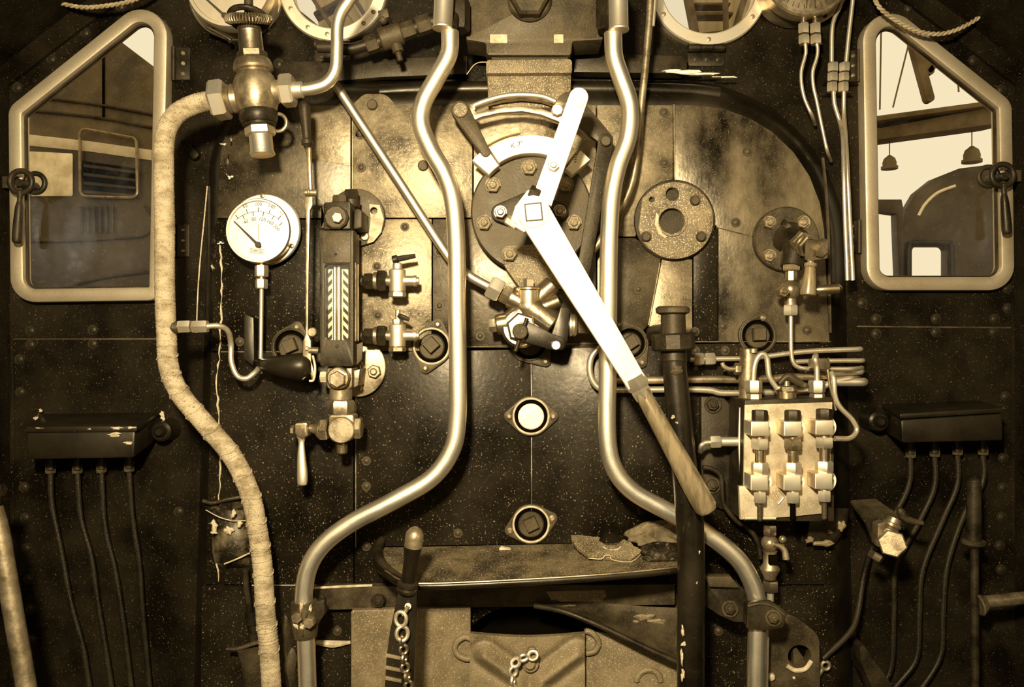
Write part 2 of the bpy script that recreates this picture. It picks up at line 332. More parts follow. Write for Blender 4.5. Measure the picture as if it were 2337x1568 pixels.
# ------------------------------------------------------------------ the two shaped spectacle windows
def spectacle(name, out):
    b = MB(); b.prism(rp(out, 12), YF, YB, 5, holes=[rp(inset(out, 31), 12)])
    w = structure(b.build(name, FRAMEM))
    q = rp(inset(out, 25), 12); q2 = rp(inset(out, 35), 12)
    b = MB(); b.prism(back(q, YF, YF+0.013), YF+0.013, YF+0.022, 1, holes=[back(q2, YF, YF+0.013)]); b.build('putty_bead', DARKI, w)
    b = MB(); b.prism(back(rp(inset(out, 28), 12), YF, YF+0.022), YF+0.022, YF+0.026); b.build('pane', GLASS, w, smooth=0)
    return w
w1 = spectacle('window_1', WIN_L); w2 = spectacle('window_2', WIN_R)
def hinge(parent, cx, cy, w, h, side):
    b = MB(); b.prism(rp([(cx-w/2, cy-h/2, 2), (cx+w/2, cy-h/2, 2), (cx+w/2, cy+h/2, 2), (cx-w/2, cy+h/2, 2)]), YB-0.006, YB+0.001, 1)
    x = cx+side*(w/2+3); b.rod(P(x, cy-h/2-2, YB-0.010), P(x, cy+h/2+2, YB-0.010), 5*U(YB))
    o = b.build('hinge', DARKI, parent)
    for k in (-1, 0, 1): MB().lathe(P(cx+2, cy+k*h*0.32, YB-0.006), (0, -1, 0), [(0, .006), (.002, .0055), (.004, .003)], 14).build('screw', BRASSD, o)
hinge(w1, 416, 145, 34, 74, -1); hinge(w1, 416, 549, 32, 74, -1); hinge(w2, 1943, 540, 30, 72, 1); hinge(w2, 1945, 150, 22, 70, 1)
def latch(parent, cx, cy, tx, ty, sgn):
    b = MB(); c = P(cx, cy, YF-0.035); k = U(YF-0.03)
    b.torus(c, (0, 1, 0), 25*k, 6.5*k); b.torus(c+Vector((sgn*24*k, 0.016, 0)), (0, 1, 0), 22*k, 6*k)
    b.rod(c+Vector((0, 0.06, -0.004)), c+Vector((0, -0.012, -0.004)), 13*k, 9*k)
    o = b.build('latch_ring', DARKI, parent)
    t = P(tx, ty, YF-0.035); m0 = c+(t-c)*0.16
    MB().tube([m0, c+(t-c)*0.3, c+(t-c)*0.42, c+(t-c)*0.75, c+(t-c)*0.95, t], [8*k, 5.5*k, 8.5*k, 10.5*k, 10*k, 5*k], 14).build('latch_handle', DARKI, parent)
    a = P(cx-sgn*36, cy+6, YF); MB().prism([(cx-sgn*8, cy-13), (cx-sgn*44, cy-13), (cx-sgn*44, cy+14), (cx-sgn*8, cy+14)], YF-0.006, YF+0.02, 2).build('latch_catch', IRON, parent)
latch(w1, 48, 415, 38, 556, 1); latch(w2, 2288, 400, 2298, 535, -1)
# ------------------------------------------------------------------ the two round spectacle glasses
def porthole(name, p, hx, hy, screws):
    b = MB(); b.ring(p[0], p[1], YF+0.012, YB+0.015, p[2], p[3], 3, 72); w = structure(b.build(name, STEELM))
    y = YF+0.018; b = MB(); b.prism(back(circ(p[0], p[1], p[3]+4, 48), YF+0.012, y), y, y+0.004); b.build('pane', GGLASS, w, smooth=0)
    s = None
    for a in screws:
        q = P(p[0]+math.cos(math.radians(a))*(p[2]+p[3])/2, p[1]-math.sin(math.radians(a))*(p[2]+p[3])/2, YF+0.012)
        if s is None:
            b = MB(); b.lathe(q, (0, -1, 0), [(-0.001, .0062), (.0012, .0058), (.002, .004)], 14); s = b.build('screw', BRASSD, w); q0 = q
        else: dup(s, q-q0)
    b = MB(); hw = 42
    b.prism(rp([(hx-hw, hy+14, 1), (hx+hw, hy+14, 1), (hx+hw, hy+46, 8), (hx-hw, hy+46, 8)]), YB-0.006, YB+0.001, 1)
    b.rod(P(hx-hw, hy+4, YB-0.014), P(hx-14, hy+4, YB-0.014), 10*U(YB)); b.rod(P(hx-14, hy+4, YB-0.014), P(hx+14, hy+4, YB-0.014), 9*U(YB)); b.rod(P(hx+14, hy+4, YB-0.014), P(hx+hw, hy+4, YB-0.014), 10*U(YB))
    h = b.build('hinge', DARKI, w)
    for k in (-1, 0, 1): MB().lathe(P(hx+k*26, hy+31, YB-0.006), (0, -1, 0), [(0, .0055), (.002, .005), (.003, .003)], 12).build('rivet', IRON, h)
porthole('window_3', POR_L, 760, 98, (207, 238, 263, 310, 328)); porthole('window_4', POR_R, 1612, 105, (212, 270, 325))
slab('tender_sky_block', WALLB, [(-1.6, -3.4, 0.0), (1.6, -3.4, 0.0), (1.6, -3.4, 1.72), (-1.6, -3.4, 1.72)], (0, -0.1, 0))      # unseen tender front, added behind the viewer to block sky light and reflections
# ================================================================== BEYOND THE WINDOWS
GZ = -1.3
b = MB(); b.rings([[Vector(p) for p in ((-30, -12, GZ), (30, -12, GZ), (30, 30, GZ), (-30, 30, GZ))], [Vector(p) for p in ((-30, -12, GZ-.1), (30, -12, GZ-.1), (30, 30, GZ-.1), (-30, 30, GZ-.1))]])
structure(b.build('ground', BEAM))  # unseen ground, added so no sky light comes from below
# neighbouring locomotive seen through the left spectacle window
yl = 2.4
t = thing('locomotive', 'dusty dark locomotive cab standing close outside the left spectacle window', 'locomotive', (200, 700, yl))
b = MB(); b.prism([(-700, -250), (60, -40), (272, 92), (368, 165), (520, 270), (520, 1900), (-700, 1900)], yl, yl+0.8, 0.01)
b.build('cab_sheet', mat('dusty_loco_sheet', 0.03, 0.14, rough=.5, scale=3.5, speck=.4, sv=.25, sscale=90), t)
b = MB(); b.prism([(-300, 300), (60, 318), (345, 352), (520, 372), (520, 1500), (-300, 1500)], yl-.006, yl+.004); b.build('lower_sheet', LOCO, t)
b = MB(); b.prism([(-100, 292), (60, 306), (205, 322), (345, 342), (470, 356), (470, 380), (345, 366), (205, 346), (60, 332), (-100, 318)], yl-0.012, yl+0.005, 1); b.build('lit_band', CREAM, t)  # cream colour stands in for a lit strip across the sheet
b = MB()
for pl in ([(90, 222), (230, 240), (352, 262)], [(60, 250), (220, 268), (352, 292)]): b.tube(PP(pl, yl-0.01), 0.008, 8)
b.build('beading', IRON, t)
b = MB(); b.tube(PP([(236, 120), (236, 270)], yl-0.006), 0.007, 8); b.build('pipe', VOID, t)
b = MB(); fr = rp([(182, 292, 14), (312, 316, 14), (314, 452, 14), (184, 448, 14)], 6); b.tube(PP(fr, yl-0.03), 0.009, 8, n=1, closed=True); b.build('grille_frame', BRASSD, t)
b = MB(); b.prism(rp([(184, 366, 3), (312, 384, 3), (312, 450, 10), (186, 446, 10)]), yl-0.01, yl+0.01, 1); b.build('grille_panel', VOID, t)
for k in range(4): MB().prism([(190, 374+20*k), (308, 390+18*k), (308, 396+18*k), (190, 381+20*k)], yl-0.03, yl-0.006, .5).build('slat', IRON, t)
b = MB(); b.prism(rp([(66, 345, 4), (166, 350, 4), (166, 448, 4), (70, 448, 4)]), yl-0.016, yl+0.01, 1); b.build('bright_plate', STEELM, t)
for k in range(6): MB().tube(PP([(187+14*k, 470), (187+14*k, 532)], yl-0.02), 0.007, 8).build('bar', IRON, t)
b = MB(); b.tube(PP([(60, 551), (160, 550), (260, 544), (330, 536), (348, 500), (330, 470)], yl-0.02), 0.008, 8); b.tube(PP([(170, 648), (240, 632), (360, 616)], yl-0.02), 0.012, 8); b.build('handrail', IRON, t)
# locomotive cab and shed steelwork seen through the right spectacle window
yr = 2.6
t = thing('locomotive', 'dark locomotive cab end with a rounded roof outside the right spectacle window', 'locomotive', (2180, 640, yr))
ol = [(2062, 1900), (2060, 540), (2066, 480), (2090, 440), (2130, 408), (2190, 384), (2270, 374), (2400, 366), (2600, 380), (2600, 1900)]
b = MB(); b.prism(ol, yr, yr+0.06, 2, holes=[rp([(2082, 562, 12), (2160, 562, 12), (2160, 700, 4), (2082, 700, 4)])]); b.build('cab_end', LOCO, t)
b = MB(); b.tube(PP([(2074, 720), (2074, 575), (2086, 556), (2158, 556), (2172, 572), (2172, 720)], yr-0.02), 0.016, 8, n=4); b.build('window_rim', DARKI, t)
b = MB(); b.tube(PP([(2096, 492), (2112, 465), (2140, 440), (2180, 424)], yr-0.01), 0.009, 8); b.build('beading', CREAM, t)
b = MB(); b.prism([(2000, 455), (2058, 455), (2062, 475), (2062, 640), (2052, 640), (2046, 488), (2000, 482)], yr-0.05, yr+0.02, 1); b.build('side_sheet', LOCO, t)
yb = 3.6
b = MB(); b.prism([(1900, 282), (2010, 292), (2270, 243), (2420, 215), (2420, 248), (2275, 282), (2010, 318), (1900, 335)], yb, yb+0.2, 1); b.prism([(1900, 278), (2420, 208), (2420, 218), (1900, 290)], yb-0.08, yb+0.28, 1)
VB = 0
tag(b.build('shed_beam', BEAM), 'long riveted steel beam crossing behind the right spectacle window', 'beam')
b = MB(); b.bar((2088, 90), (2124, 222), 10, yb, yb+0.06); b.bar((2124, 160), (2146, 132), 7, yb, yb+.06); b.bar((2110, 90), (2124, 160), 10, yb, yb+.06)
tag(b.build('roof_strut', BEAM), 'forked grey roof strut standing on the shed beam', 'strut')
for i, (a, c, lab) in enumerate(((( 2011, 60), (2008, 250), 'thin dark tie rod hanging close to the left edge of the right window'), ((2075, 95), (2038, 245), 'thin slanted tie rod crossing the right window'), ((2186, 180), (2188, 210), 'short rod hanging above the shed beam'))):
    tag(MB().rod(P(*a, yb), P(*c, yb), 0.006, seg=8).build('tie_rod', BEAM), lab, 'rod')
for cx, cy, r, lab in ((2030, 368, 15, 'smaller domed ventilator beyond the right window'), (2218, 350, 18, 'larger domed ventilator beyond the right window above the cab roof')):
    b = MB(); y = yb+0.1; k = U(y); b.rod(P(cx, cy-r*.5, y), P(cx, cy-95, y), .004, seg=6); b.lathe(P(cx, cy+r, y), (0, 0, 1), [(0, r*.95*k), (r*.8*k, r*k), (r*1.4*k, r*.8*k), (r*1.9*k, r*.2*k)], 16); b.lathe(P(cx, cy+r, y), (0, 0, 1), [(-.01, r*1.2*k), (.01, r*1.2*k)], 16)
    tag(b.build('ventilator', BEAM), lab, 'ventilator')
# shed gables glimpsed through the round glasses
yg = 4.5
def gable(lab, cx, boards):
    t = thing('shed_roof', lab, 'roof', (cx, 20, yg))
    b = MB(); b.prism([(cx-75, -120), (cx+90, -150), (cx+90, 60), (cx-40, 75)], yg, yg+0.1, 1); b.build('boarding', BOARD, t)
    for a, c, r, y in boards: MB().bar(a, c, r, y, y+0.12).build('rafter', BEAM if r < 9 else BOARD, t)
gable('boarded shed roof and rafters seen through the left round glass', 770, [((672, 20), (740, 75), 5, yg-.3), ((690, -40), (770, 80), 4, yg-.5), ((720, 30), (812, -20), 5, yg-.4), ((790, 10), (835, 70), 10, yg-.6), ((800, -20), (850, 60), 4, yg-.7)])
gable('boarded shed roof with a ladder of rafters seen through the right round glass', 1640, [((1565, -60), (1592, 80), 6, yg-.5), ((1660, -60), (1662, 80), 2, yg-.6), ((1585, 8), (1665, 8), 3, yg-.4), ((1580, 30), (1670, 30), 4, yg-.45), ((1712, -40), (1680, 70), 5, yg-.5)])
# ================================================================== BOILER BACKHEAD
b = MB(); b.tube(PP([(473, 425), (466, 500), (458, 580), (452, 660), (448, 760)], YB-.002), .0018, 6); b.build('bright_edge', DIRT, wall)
b = MB(); b.prism(rp([(404, 322, 8), (424, 318, 8), (456, 352, 8), (440, 368, 8)]), YB-.02, YB, 3); b.build('lug', WALLB, wall)
bh = thing('boiler_backhead', 'dark clad boiler backhead with rounded shoulders filling the cab front', 'boiler', (1200, 1500, 0))
def outline(dx):              # outline of the backhead, dx pixels outside the flat front
    l, r, t = 505-dx, 1885+dx, 232-dx
    return rp([(l+25, t, 170+dx), (r-10, t, 330+dx), (r+20, 1900, 0), (l-25, 1900, 0)], 18)
b = MB(); R = []
for dx, y in ((-14, 0.002), (0, 0.0), (12, 0.004), (24, 0.014), (34, 0.034), (41, 0.062), (45, 0.095), (47, 0.112), (47, YB-0.001)):
    R.append(PP(back(outline(dx), 0.0, y) if False else outline(dx), y))
b.rings(R, cap=False); b.build('casing', BLACK, bh, smooth=50)
b = MB(); b.tube(PP([(868, 212), (960, 207), (1180, 203), (1400, 205), (1560, 210), (1640, 218)], 0.03), 18*U(0.03), 16); b.build('casing_band', BLACK, bh)
def panel(poly, m, y=-0.003, holes=(), nm='cladding_panel', label=None):
    b = MB(); b.prism(poly, y, 0.012, 1.2, holes=holes); o = b.build(nm, m, bh)
    if label: o['label'] = label
    return o
panel(rp([(510, 240, 120), (800, 240, 0), (800, 498, 0), (494, 498, 0)]), CLADD)
panel([(690, 241), (800, 241), (800, 380), (700, 360), (684, 300)], CLADM, y=-0.0036, nm='bare_patch')
panel(rp([(803, 240, 0), (830, 214, 24), (880, 214, 30), (905, 240, 0), (1078, 240, 0), (1078, 497, 0), (803, 497, 0)]), CLADM, label='upper panel with bare bronzed metal')
panel([(1081, 240), (1360, 240), (1360, 497), (1081, 497)], CLADL)
panel([(1363, 240), (1536, 240), (1536, 420), (1480, 455), (1450, 540), (1363, 540)], CLADM)
panel(rp([(1541, 240, 0), (1868, 240, 300), (1893, 780, 0), (1640, 780, 0), (1640, 520, 0), (1541, 430, 0)]), CLADS)
panel([(494, 501), (800, 501), (800, 801), (482, 801)], CLADB)
panel([(803, 500), (880, 500), (985, 500), (985, 801), (803, 801)], CLADM, y=-0.0045)
panel([(988, 500), (1360, 500), (1360, 794), (988, 794)], CLADD)
panel([(1363, 543), (1450, 543), (1508, 592), (1478, 745), (1440, 781), (1363, 790)], CLADD)
panel([(1511, 592), (1580, 592), (1580, 780), (1482, 780), (1482, 742)], CLADM)
panel([(1583, 560), (1637, 520), (1637, 780), (1583, 780)], CLADB)
panel([(482, 805), (806, 805), (806, 1334), (470, 1334)], CLADB)
panel([(809, 805), (1211, 797), (1211, 1334), (809, 1334)], CLADB)
panel([(1214, 797), (1640, 784), (1893, 784), (1900, 1334), (1214, 1334)], CLADB)
hole = circ(1203, 1475, 142, 36, ry=95)
panel([(460, 1338), (1905, 1338), (1915, 1900), (455, 1900)], CLADB, holes=[hole])
b = MB(); R2 = PP(hole, -0.003); b.rings([R2, [p+Vector((0, 0.10, 0)) for p in R2]], cap=False); b.rings([[p+Vector((0, 0.10, 0)) for p in R2], [p+Vector((0, 0.104, 0)) for p in R2]]); b.build('firehole', VOID, bh)
# torn pale edge of the lagging cloth along the left seam, doorway-side bright edges
b = MB(); q = []
for i in range(60):
    y = 560+i*13; x = 499+random.uniform(-2.5, 2.5)+(4 if i < 22 else 0)+4*math.sin(i*.21); q.append(P(x, y, -0.004))
b.tube(q, [random.choice((.0008, .0014, .0022, .0028)) for i in range(60)], 6, n=1); b.build('frayed_edge', DIRT, bh)
b = MB(); b.tube(PP([(1878, 360), (1885, 430), (1890, 520), (1892, 620), (1895, 760)], -0.003), 0.004, 6); b.build('frayed_edge', IRON, bh)
for pl in ([(805, 244), (804, 440)], [(812, 885), (812, 1250)], [(1212, 830), (1213, 905)], [(1213, 998), (1213, 1165)], [(1538, 238), (1539, 412)]):
    MB().tube(PP(pl, -0.003), 0.0016, 6).build('seam', BRASSD, bh)
for pl in ([(504, 803), (640, 803)], [(1065, 792), (1165, 790)], [(1290, 785), (1365, 784)], [(1575, 780), (1895, 780)], [(575, 1336), (1540, 1334)], [(1480, 742), (1506, 600)], [(1634, 519), (1716, 540)]):
    MB().tube(PP(pl, -0.003), 0.0018, 6).build('seam', BRASSD, bh)
# flaked paint on the left shoulder
for (x, y, w, h) in ((522, 372, 8, 26), (518, 395, 10, 20), (492, 540, 9, 26), (495, 575, 12, 16), (488, 610, 8, 20), (530, 320, 7, 18)):
    blob(P(x, y, 0.006), w*U(), h*U(), .010).build('flake_and_highlight', BLACK, bh)
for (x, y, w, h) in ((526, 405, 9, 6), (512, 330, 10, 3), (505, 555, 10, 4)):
    blob(P(x, y, 0.002), w*U(), h*U(), .006).build('flake_and_highlight', WHITEM, bh)
rivets(bh, -0.004, [(824, 382), (820, 303), (822, 307), (924, 518), (1002, 575), (1003, 698), (860, 608), (862, 720), (547, 780), (836, 1052), (915, 823), (1096, 767), (1457, 660), (1517, 372), (1707, 346), (1516, 256), (1680, 508), (1650, 745), (1586, 757), (1843, 754), (1655, 800), (1587, 801), (836, 1110), (1045, 1217), (836, 1247), (1640, 1440), (770, 1440)], 7, IRON, h=0.6)
b = MB(); b.face_disc(849, 238, -0.012, 0.0, 12, 2, 24); b.build('blanking_plug', IRON, bh)
b = MB(); b.face_disc(965, 377, -0.012, 0.0, 12, 2, 24); b.build('blanking_plug', IRON, bh)
for x, y, w, h in ((1560, 172, 48, 4), (1600, 177, 40, 3), (1535, 170, 26, 3), (1655, 184, 30, 2)): blob(P(x, y-8, .0575), w*U(.06), h*U(.06), .004).build('flake_and_highlight', WHITEM, bh)  # pale chips that also paint in the highlight streak on the right shoulder
# ------------------------------------------------------------------ washout plugs
def washout(cx, cy, ax, ay, r, lab, head=None, plug=IRON, plate=IRON, lip=True):
    t = thing('washout_plug', lab, 'plug', (cx, cy, -0.003), 'washout plugs in the backhead')
    pts = circ(cx, cy, r+8, 40)+circ(cx+ax, cy+ay, 13, 20)+circ(cx-ax, cy-ay, 13, 20)
    b = MB(); b.prism(hull(pts), -0.013, -0.0036, 2, holes=[circ(cx, cy, r, 40)]); b.build('cover_plate', plate, t)
    if lip: b = MB(); b.torus(P(cx, cy, -0.013), (0, 1, 0), (r+2)*U(), 0.0028, 40, 8); b.build('raised_lip', DIRT if lip == 2 else plate, t)
    b = MB(); b.face_disc(cx, cy, -0.0042, -0.0036, r, 0.3); b.build('recess', VOID, t)
    b = MB(); b.face_disc(cx, cy+1, -0.010, -0.0042, r*0.78, 3); b.build('plug', plug, t)
    if head is not None:
        b = MB(); k = 20*U(); b.lathe(P(cx, cy-3, -0.010), (0, -1, 0), [(0, k*1.02), (.016, k), (.018, k*.92)], 4, head); b.build('square_head', IRON, t)
    for s in (1, -1):
        b = MB(); b.lathe(P(cx+ax*s, cy+ay*s, -0.012), (0, -1, 0), [(0, .009), (.004, .0085), (.007, .004)], 14); b.build('stud', BRASSD, t)
    return t
washout(985, 790, 14, -50, 38, 'square-headed washout plug left of the regulator between the tall pipes', 0.05, lip=2)
washout(664, 792, 14, -46, 38, 'washout plug half hidden by the leaf shaped shield under the small gauge', 0.4)
washout(1209, 782, 36, 42, 38, 'washout plug mostly hidden under the brass valve cluster')
washout(1438, 784, 26, 43, 34, 'washout plug peeping out beside the long regulator handle', 0.2)
washout(1730, 766, 12, -40, 36, 'washout plug above the lubricator block', 0.75)
washout(1212, 950, 50, 0, 38, 'washout plug with a pale chalky face in the middle of the lower plate', None, CREAM, lip=2)
washout(1212, 1197, 48, -14, 38, 'washout plug just above the shelf', 0.35, lip=2)
# ================================================================== LARGE PIPES
yp = -0.16
def big_pipe(lab, pts, sx0, sx1, nx, grp='tall curved steam pipes'):
    t = thing('steam_pipe', lab, 'pipe', (pts[0][0], pts[0][1], yp))
    b = MB(); b.tube(PP(pts, yp), 20.5*U(yp), 28, 9); b.build('tube', STEEL, t)
    b = MB(); a, c = P(sx0[0], sx0[1], yp-0.02), P(sx1[0], sx1[1], yp-0.02); k = U(yp)
    b.lathe(a, c-a, [(0, 22*k), ((c-a).length-.006, 22*k), ((c-a).length-.003, 23.5*k), ((c-a).length, 23*k), ((c-a).length, 10*k)], 28); b.build('sleeve', STEELM, t)
    b = MB(); p = P(nx, 42, yp+0.045); b.nut(p+Vector((0, 0, .045)), p+Vector((0, 0, -.03)), 34*k, 0.2); b.build('union_nut', DARKI, t)
    b = MB(); b.tube([P(nx, -30, yp+.05), P(nx, 20, yp+.05), P(pts[0][0], pts[0][1]-10, yp)], 17*k, 16); b.build('tail_pipe', DARKI, t)
    return t
big_pipe('tall bright steam pipe bending round the left of the regulator', [(1027, 72), (1024, 125), (994, 182), (966, 235), (961, 285), (985, 345), (1016, 400), (1034, 460), (1042, 560), (1043, 700), (1045, 850), (1044, 960), (1030, 1030), (984, 1092), (900, 1142), (800, 1195), (736, 1245), (703, 1300), (693, 1370), (698, 1450), (704, 1640)], (1016, -60), (1010, 66), 1040)
big_pipe('tall bright steam pipe passing behind the long regulator handle', [(1399, 75), (1402, 130), (1418, 180), (1437, 240), (1434, 310), (1410, 380), (1396, 450), (1390, 550), (1388, 700), (1387, 850), (1386, 990), (1400, 1065), (1442, 1120), (1520, 1165), (1604, 1212), (1680, 1272), (1716, 1330), (1730, 1390), (1727, 1460), (1724, 1640)], (1410, -60), (1412, 70), 1392)
# lagged pipe on the left
yl2 = -0.15
t = thing('lagged_pipe', 'cord lagged pale pipe snaking down the left side from the big valve', 'pipe', (380, 700, yl2))
pts = [(492, 228), (445, 238), (402, 262), (377, 310), (374, 400), (376, 520), (376, 650), (380, 760), (386, 840), (412, 900), (470, 970), (530, 1042), (570, 1125), (588, 1210), (600, 1300), (606, 1400), (614, 1480), (624, 1640)]
q = smooth_path(PP(pts, yl2), 34); k = U(yl2); n = len(q)
b = MB(); rr = []
for i in range(n):
    s_ = math.sin(i*2.3)*0.35+random.uniform(-0.5, 0.5)
    rr.append((22+s_)*k)
b.tube(q, rr, 26, n=1); b.build('lagging', LAG, t)
for j in range(15):                                             # binding knots over the lower half
    i = int(n*(0.45+0.53*j/14)); d = (q[min(i+2, n-1)]-q[i-2]).normalized()
    b = MB(); u, v = frame_of(d); ring = [q[i]+d*(0.004*math.sin(3*a))+(u*math.cos(a)+v*math.sin(a))*22.3*k for a in [2*math.pi*x/36 for x in range(36)]]
    b.tube(ring, [(1.6+1.1*(x % 3 == 0))*k for x in range(36)], 6, n=1, closed=True); b.build('binding_wire', LAG, t)
b = MB(); c = P(396, 748, yl2); b.rod(c+Vector((-.012, 0, 0)), c+Vector((.014, 0, 0)), 17*k, 14*k); b.build('branch_boss', IRON, t)
# small pipe that leaves the lagged pipe for the gauge drain
t = thing('branch_pipe', 'small bright branch pipe with two nuts looping from the lagged pipe', 'pipe', (440, 746, yl2))
b = MB(); b.tube(PP([(468, 745, yl2), (500, 744, yl2+.01), (520, 756, yl2+.03), (527, 785, yl2+.05), (528, 825, yl2+.05), (541, 857, yl2+.05), (562, 864, yl2+.05), (582, 850, yl2+.06), (592, 838, yl2+.08)]), 6.5*k, 14); b.build('tube', COPPER, t)
for x0, x1 in ((408, 436), (440, 474)):
    MB().nut(P(x0, 746, yl2), P(x1, 745, yl2), 15.5*k, 0.0).build('nut', STEELM, t)
# upper pipe from the valve
yv = -0.16; kv = U(yv)
t = thing('elbow_pipe', 'bright bent pipe rising from the big valve past the left round glass', 'pipe', (720, 200, yv))
b = MB(); b.tube(PP([(676, 206), (712, 202), (745, 190), (765, 160), (769, 110), (770, 60), (778, 30), (796, 2), (830, -50)], yv), 14*kv, 20, 9); b.build('tube', STEEL, t)
b = MB(); b.rod(P(668, 206, yv), P(692, 205, yv), 18.5*kv); b.build('ferrule', STEELM, t)
# slanting rod / ejector pipe
t = thing('slanting_pipe', 'thin bright pipe slanting down behind the left tall pipe to the brass valve cluster', 'pipe', (900, 400, -0.06))
b = MB(); b.tube(PP([(762, 190, -.05), (778, 212, -.06), (800, 245, -.06), (905, 405, -.06), (1010, 566, -.06), (1040, 603, -.07), (1075, 632, -.08), (1122, 658, -.09)]), 10.5*U(-.06), 16, 8); b.build('tube', STEEL, t)
# thin pipe right of the right tall pipe
t = thing('thin_pipe', 'long thin pipe running down just right of the right tall pipe', 'pipe', (1470, 200, -0.065))
b = MB(); b.tube(PP([(1486, -60), (1483, 30), (1474, 140), (1464, 240), (1455, 340), (1444, 410), (1425, 460), (1398, 500), (1372, 545), (1338, 594)], -0.065), 8.5*U(-.065), 14, 8); b.build('tube', BRASSD, t)
b = MB(); b.tube(PP([(1500, -60), (1491, 60)], -0.08), 3*U(), 8); b.build('wire', COPPER, t)
# ------------------------------------------------------------------ the big combined valve upper left
t = thing('steam_valve', 'bulbous bronze steam valve with large hexagon nuts at the upper left', 'valve', (585, 210, yv))
A, B_ = P(569, 66, yv), P(599, 352, yv); ax = (B_-A).normalized()
def at(y): return A+(B_-A)*((y-66)/286)
def lath(y0, prof, m, nm, seg=32): b = MB(); b.lathe(at(y0), ax, [((y-y0)*kv*1.005, r*kv) for y, r in prof], seg); return b.build(nm, m, t)
lath(60, [(60, 25), (68, 27), (70, 25.5), (74, 27), (78, 26), (118, 27.5), (119, 20)], BRASS, 'neck')
lath(134, [(134, 30), (139, 39), (148, 43), (158, 45), (163, 43), (166, 38), (170, 38), (178, 44), (192, 49), (210, 51), (228, 50), (244, 46), (255, 42), (258, 38)], BRASSD, 'body')
lath(252, [(252, 40), (258, 43), (272, 43), (283, 38), (284, 34), (284, 37), (289, 37), (290, 30)], DARKI, 'lower_bonnet')
lath(310, [(306, 25), (310, 26), (344, 26), (350, 28), (353, 28.5), (355, 27), (355, 20)], STEEL, 'outlet')
b = MB(); b.nut(at(118), at(137), 34*kv, 0.25); b.build('gland_nut', BRASS, t)
b = MB(); b.nut(at(289), at(311), 34*kv, 0.25); b.build('gland_nut', STEEL, t)
b = MB(); b.nut(P(484, 231, yv), P(519, 226, yv), 46*kv, 0.0); b.build('union_nut', STEELM, t)
b = MB(); b.lathe(P(517, 227, yv), P(545, 224, yv)-P(517, 227, yv), [(0, 34*kv), (.004, 30*kv), (.008, 33*kv), (.012, 30*kv), (.016, 33*kv), (.03, 29*kv)], 28); b.build('spigot', BRASSD, t)
b = MB(); b.nut(P(641, 208, yv), P(672, 206, yv), 38*kv, 0.0); b.build('union_nut', STEELM, t)
b = MB(); b.rod(P(618, 211, yv), P(644, 208, yv), 30*kv, 24*kv); b.build('spigot', BRASSD, t)
b = MB(); b.torus(P(634, 280, yv+.02), (0, 1, 0), 20*kv, 4.5*kv, 24, 10, -1.9, 1.9); b.build('drain_loop', BRASSD, t)
b = MB(); c = P(567, 44, yv); b.rod(c+Vector((0, 0, .06)), at(64), 10*kv); b.build('spindle', IRON, t)
b = MB(); pts = []; N = 46
for i in range(N*9):
    a = 2*math.pi*i/(N*9); w = 2*math.pi*i/9; R0 = 41*kv+11*kv*math.cos(w); z = 11*kv*math.sin(w)
    pts.append(c+Vector((math.cos(a)*R0, -math.sin(a)*R0*0.95, z-math.sin(a)*R0*0.30)))
b.tube(pts, 2.0*kv, 6, n=1, closed=True)
b.build('coiled_handwheel', BRASSD, t)
b = MB(); b.torus(c, (0, 0.3, 1), 41*kv, 7*kv, 36, 10); b.build('rim', DARKI, t)
# ------------------------------------------------------------------ gauges at the top
def top_gauge(lab, cx, cy, r, fx, fy, fr, yf, needles, nuts, rimm):
    t = thing('pressure_gauge', lab, 'gauge', (cx, cy, yf))
    b = MB(); b.ring(fx, fy, YB-0.014, YB, fr, fr*0.5, 3, 64); b.build('mounting_flange', STEELM, t)
    k = U(yf); c = P(cx, cy, yf); b = MB(); L = YB-yf-0.01
    b.lathe(c+Vector((0, L, 0)), (0, -1, 0), [(0, r*.9*k), (L*.55, r*.92*k), (L*.6, r*.98*k), (L-.006, r*k), (L, r*.97*k), (L, r*.90*k), (L-.006, r*.88*k)], 64); b.build('case', rimm, t)
    b = MB(); b.face_disc(cx, cy, yf+.0065, yf+.012, r*.885, .5, 56); b.build('dial', DIAL, t)
    for a, c2, w in needles:
        b = MB(); b.bar(a, c2, w, yf+.004, yf+.006, w*0.5, .3); b.face_disc(a[0], a[1], yf+.001, yf+.006, w*2.2, 1, 16); b.build('needle', INK, t)
    for a in (200, 240, 300, 340): MB().lathe(P(fx+math.cos(math.radians(a))*fr*.92, fy-math.sin(math.radians(a))*fr*.92, YB-.014), (0, -1, 0), [(0, .006), (.003, .0055), (.005, .003)], 12).build('screw', IRON, t)
    return t
g = top_gauge('large round gauge cut by the top edge above the big valve', 520, -36, 98, 536, -18, 108, 0.0, [((511, 34), (440, -30), 3)], None, STEELM)
b = MB(); b.tube(PP([(470, 60, .03), (522, 88, .06), (524, 98, .06)]), 4*U(), 8); b.build('drain_screw', DARKI, g)
g = top_gauge('round two needle gauge cut by the top edge beside the right round glass', 1843, -68, 104, 1828, -58, 118, 0.0, [((1846, -70), (1841, 17), 2), ((1856, -70), (1861, 17), 2)], None, BRASSD)
b = MB()
for a in range(-140, -39, 9):
    ca, sa = math.cos(math.radians(a)), -math.sin(math.radians(a)); b.bar((1843+ca*78, -68+sa*78), (1843+ca*88, -68+sa*88), 0.8, .0055, .0068, bev=0)
b.build('scale_mark', INK, g)
yn = 0.03; kn = U(yn)
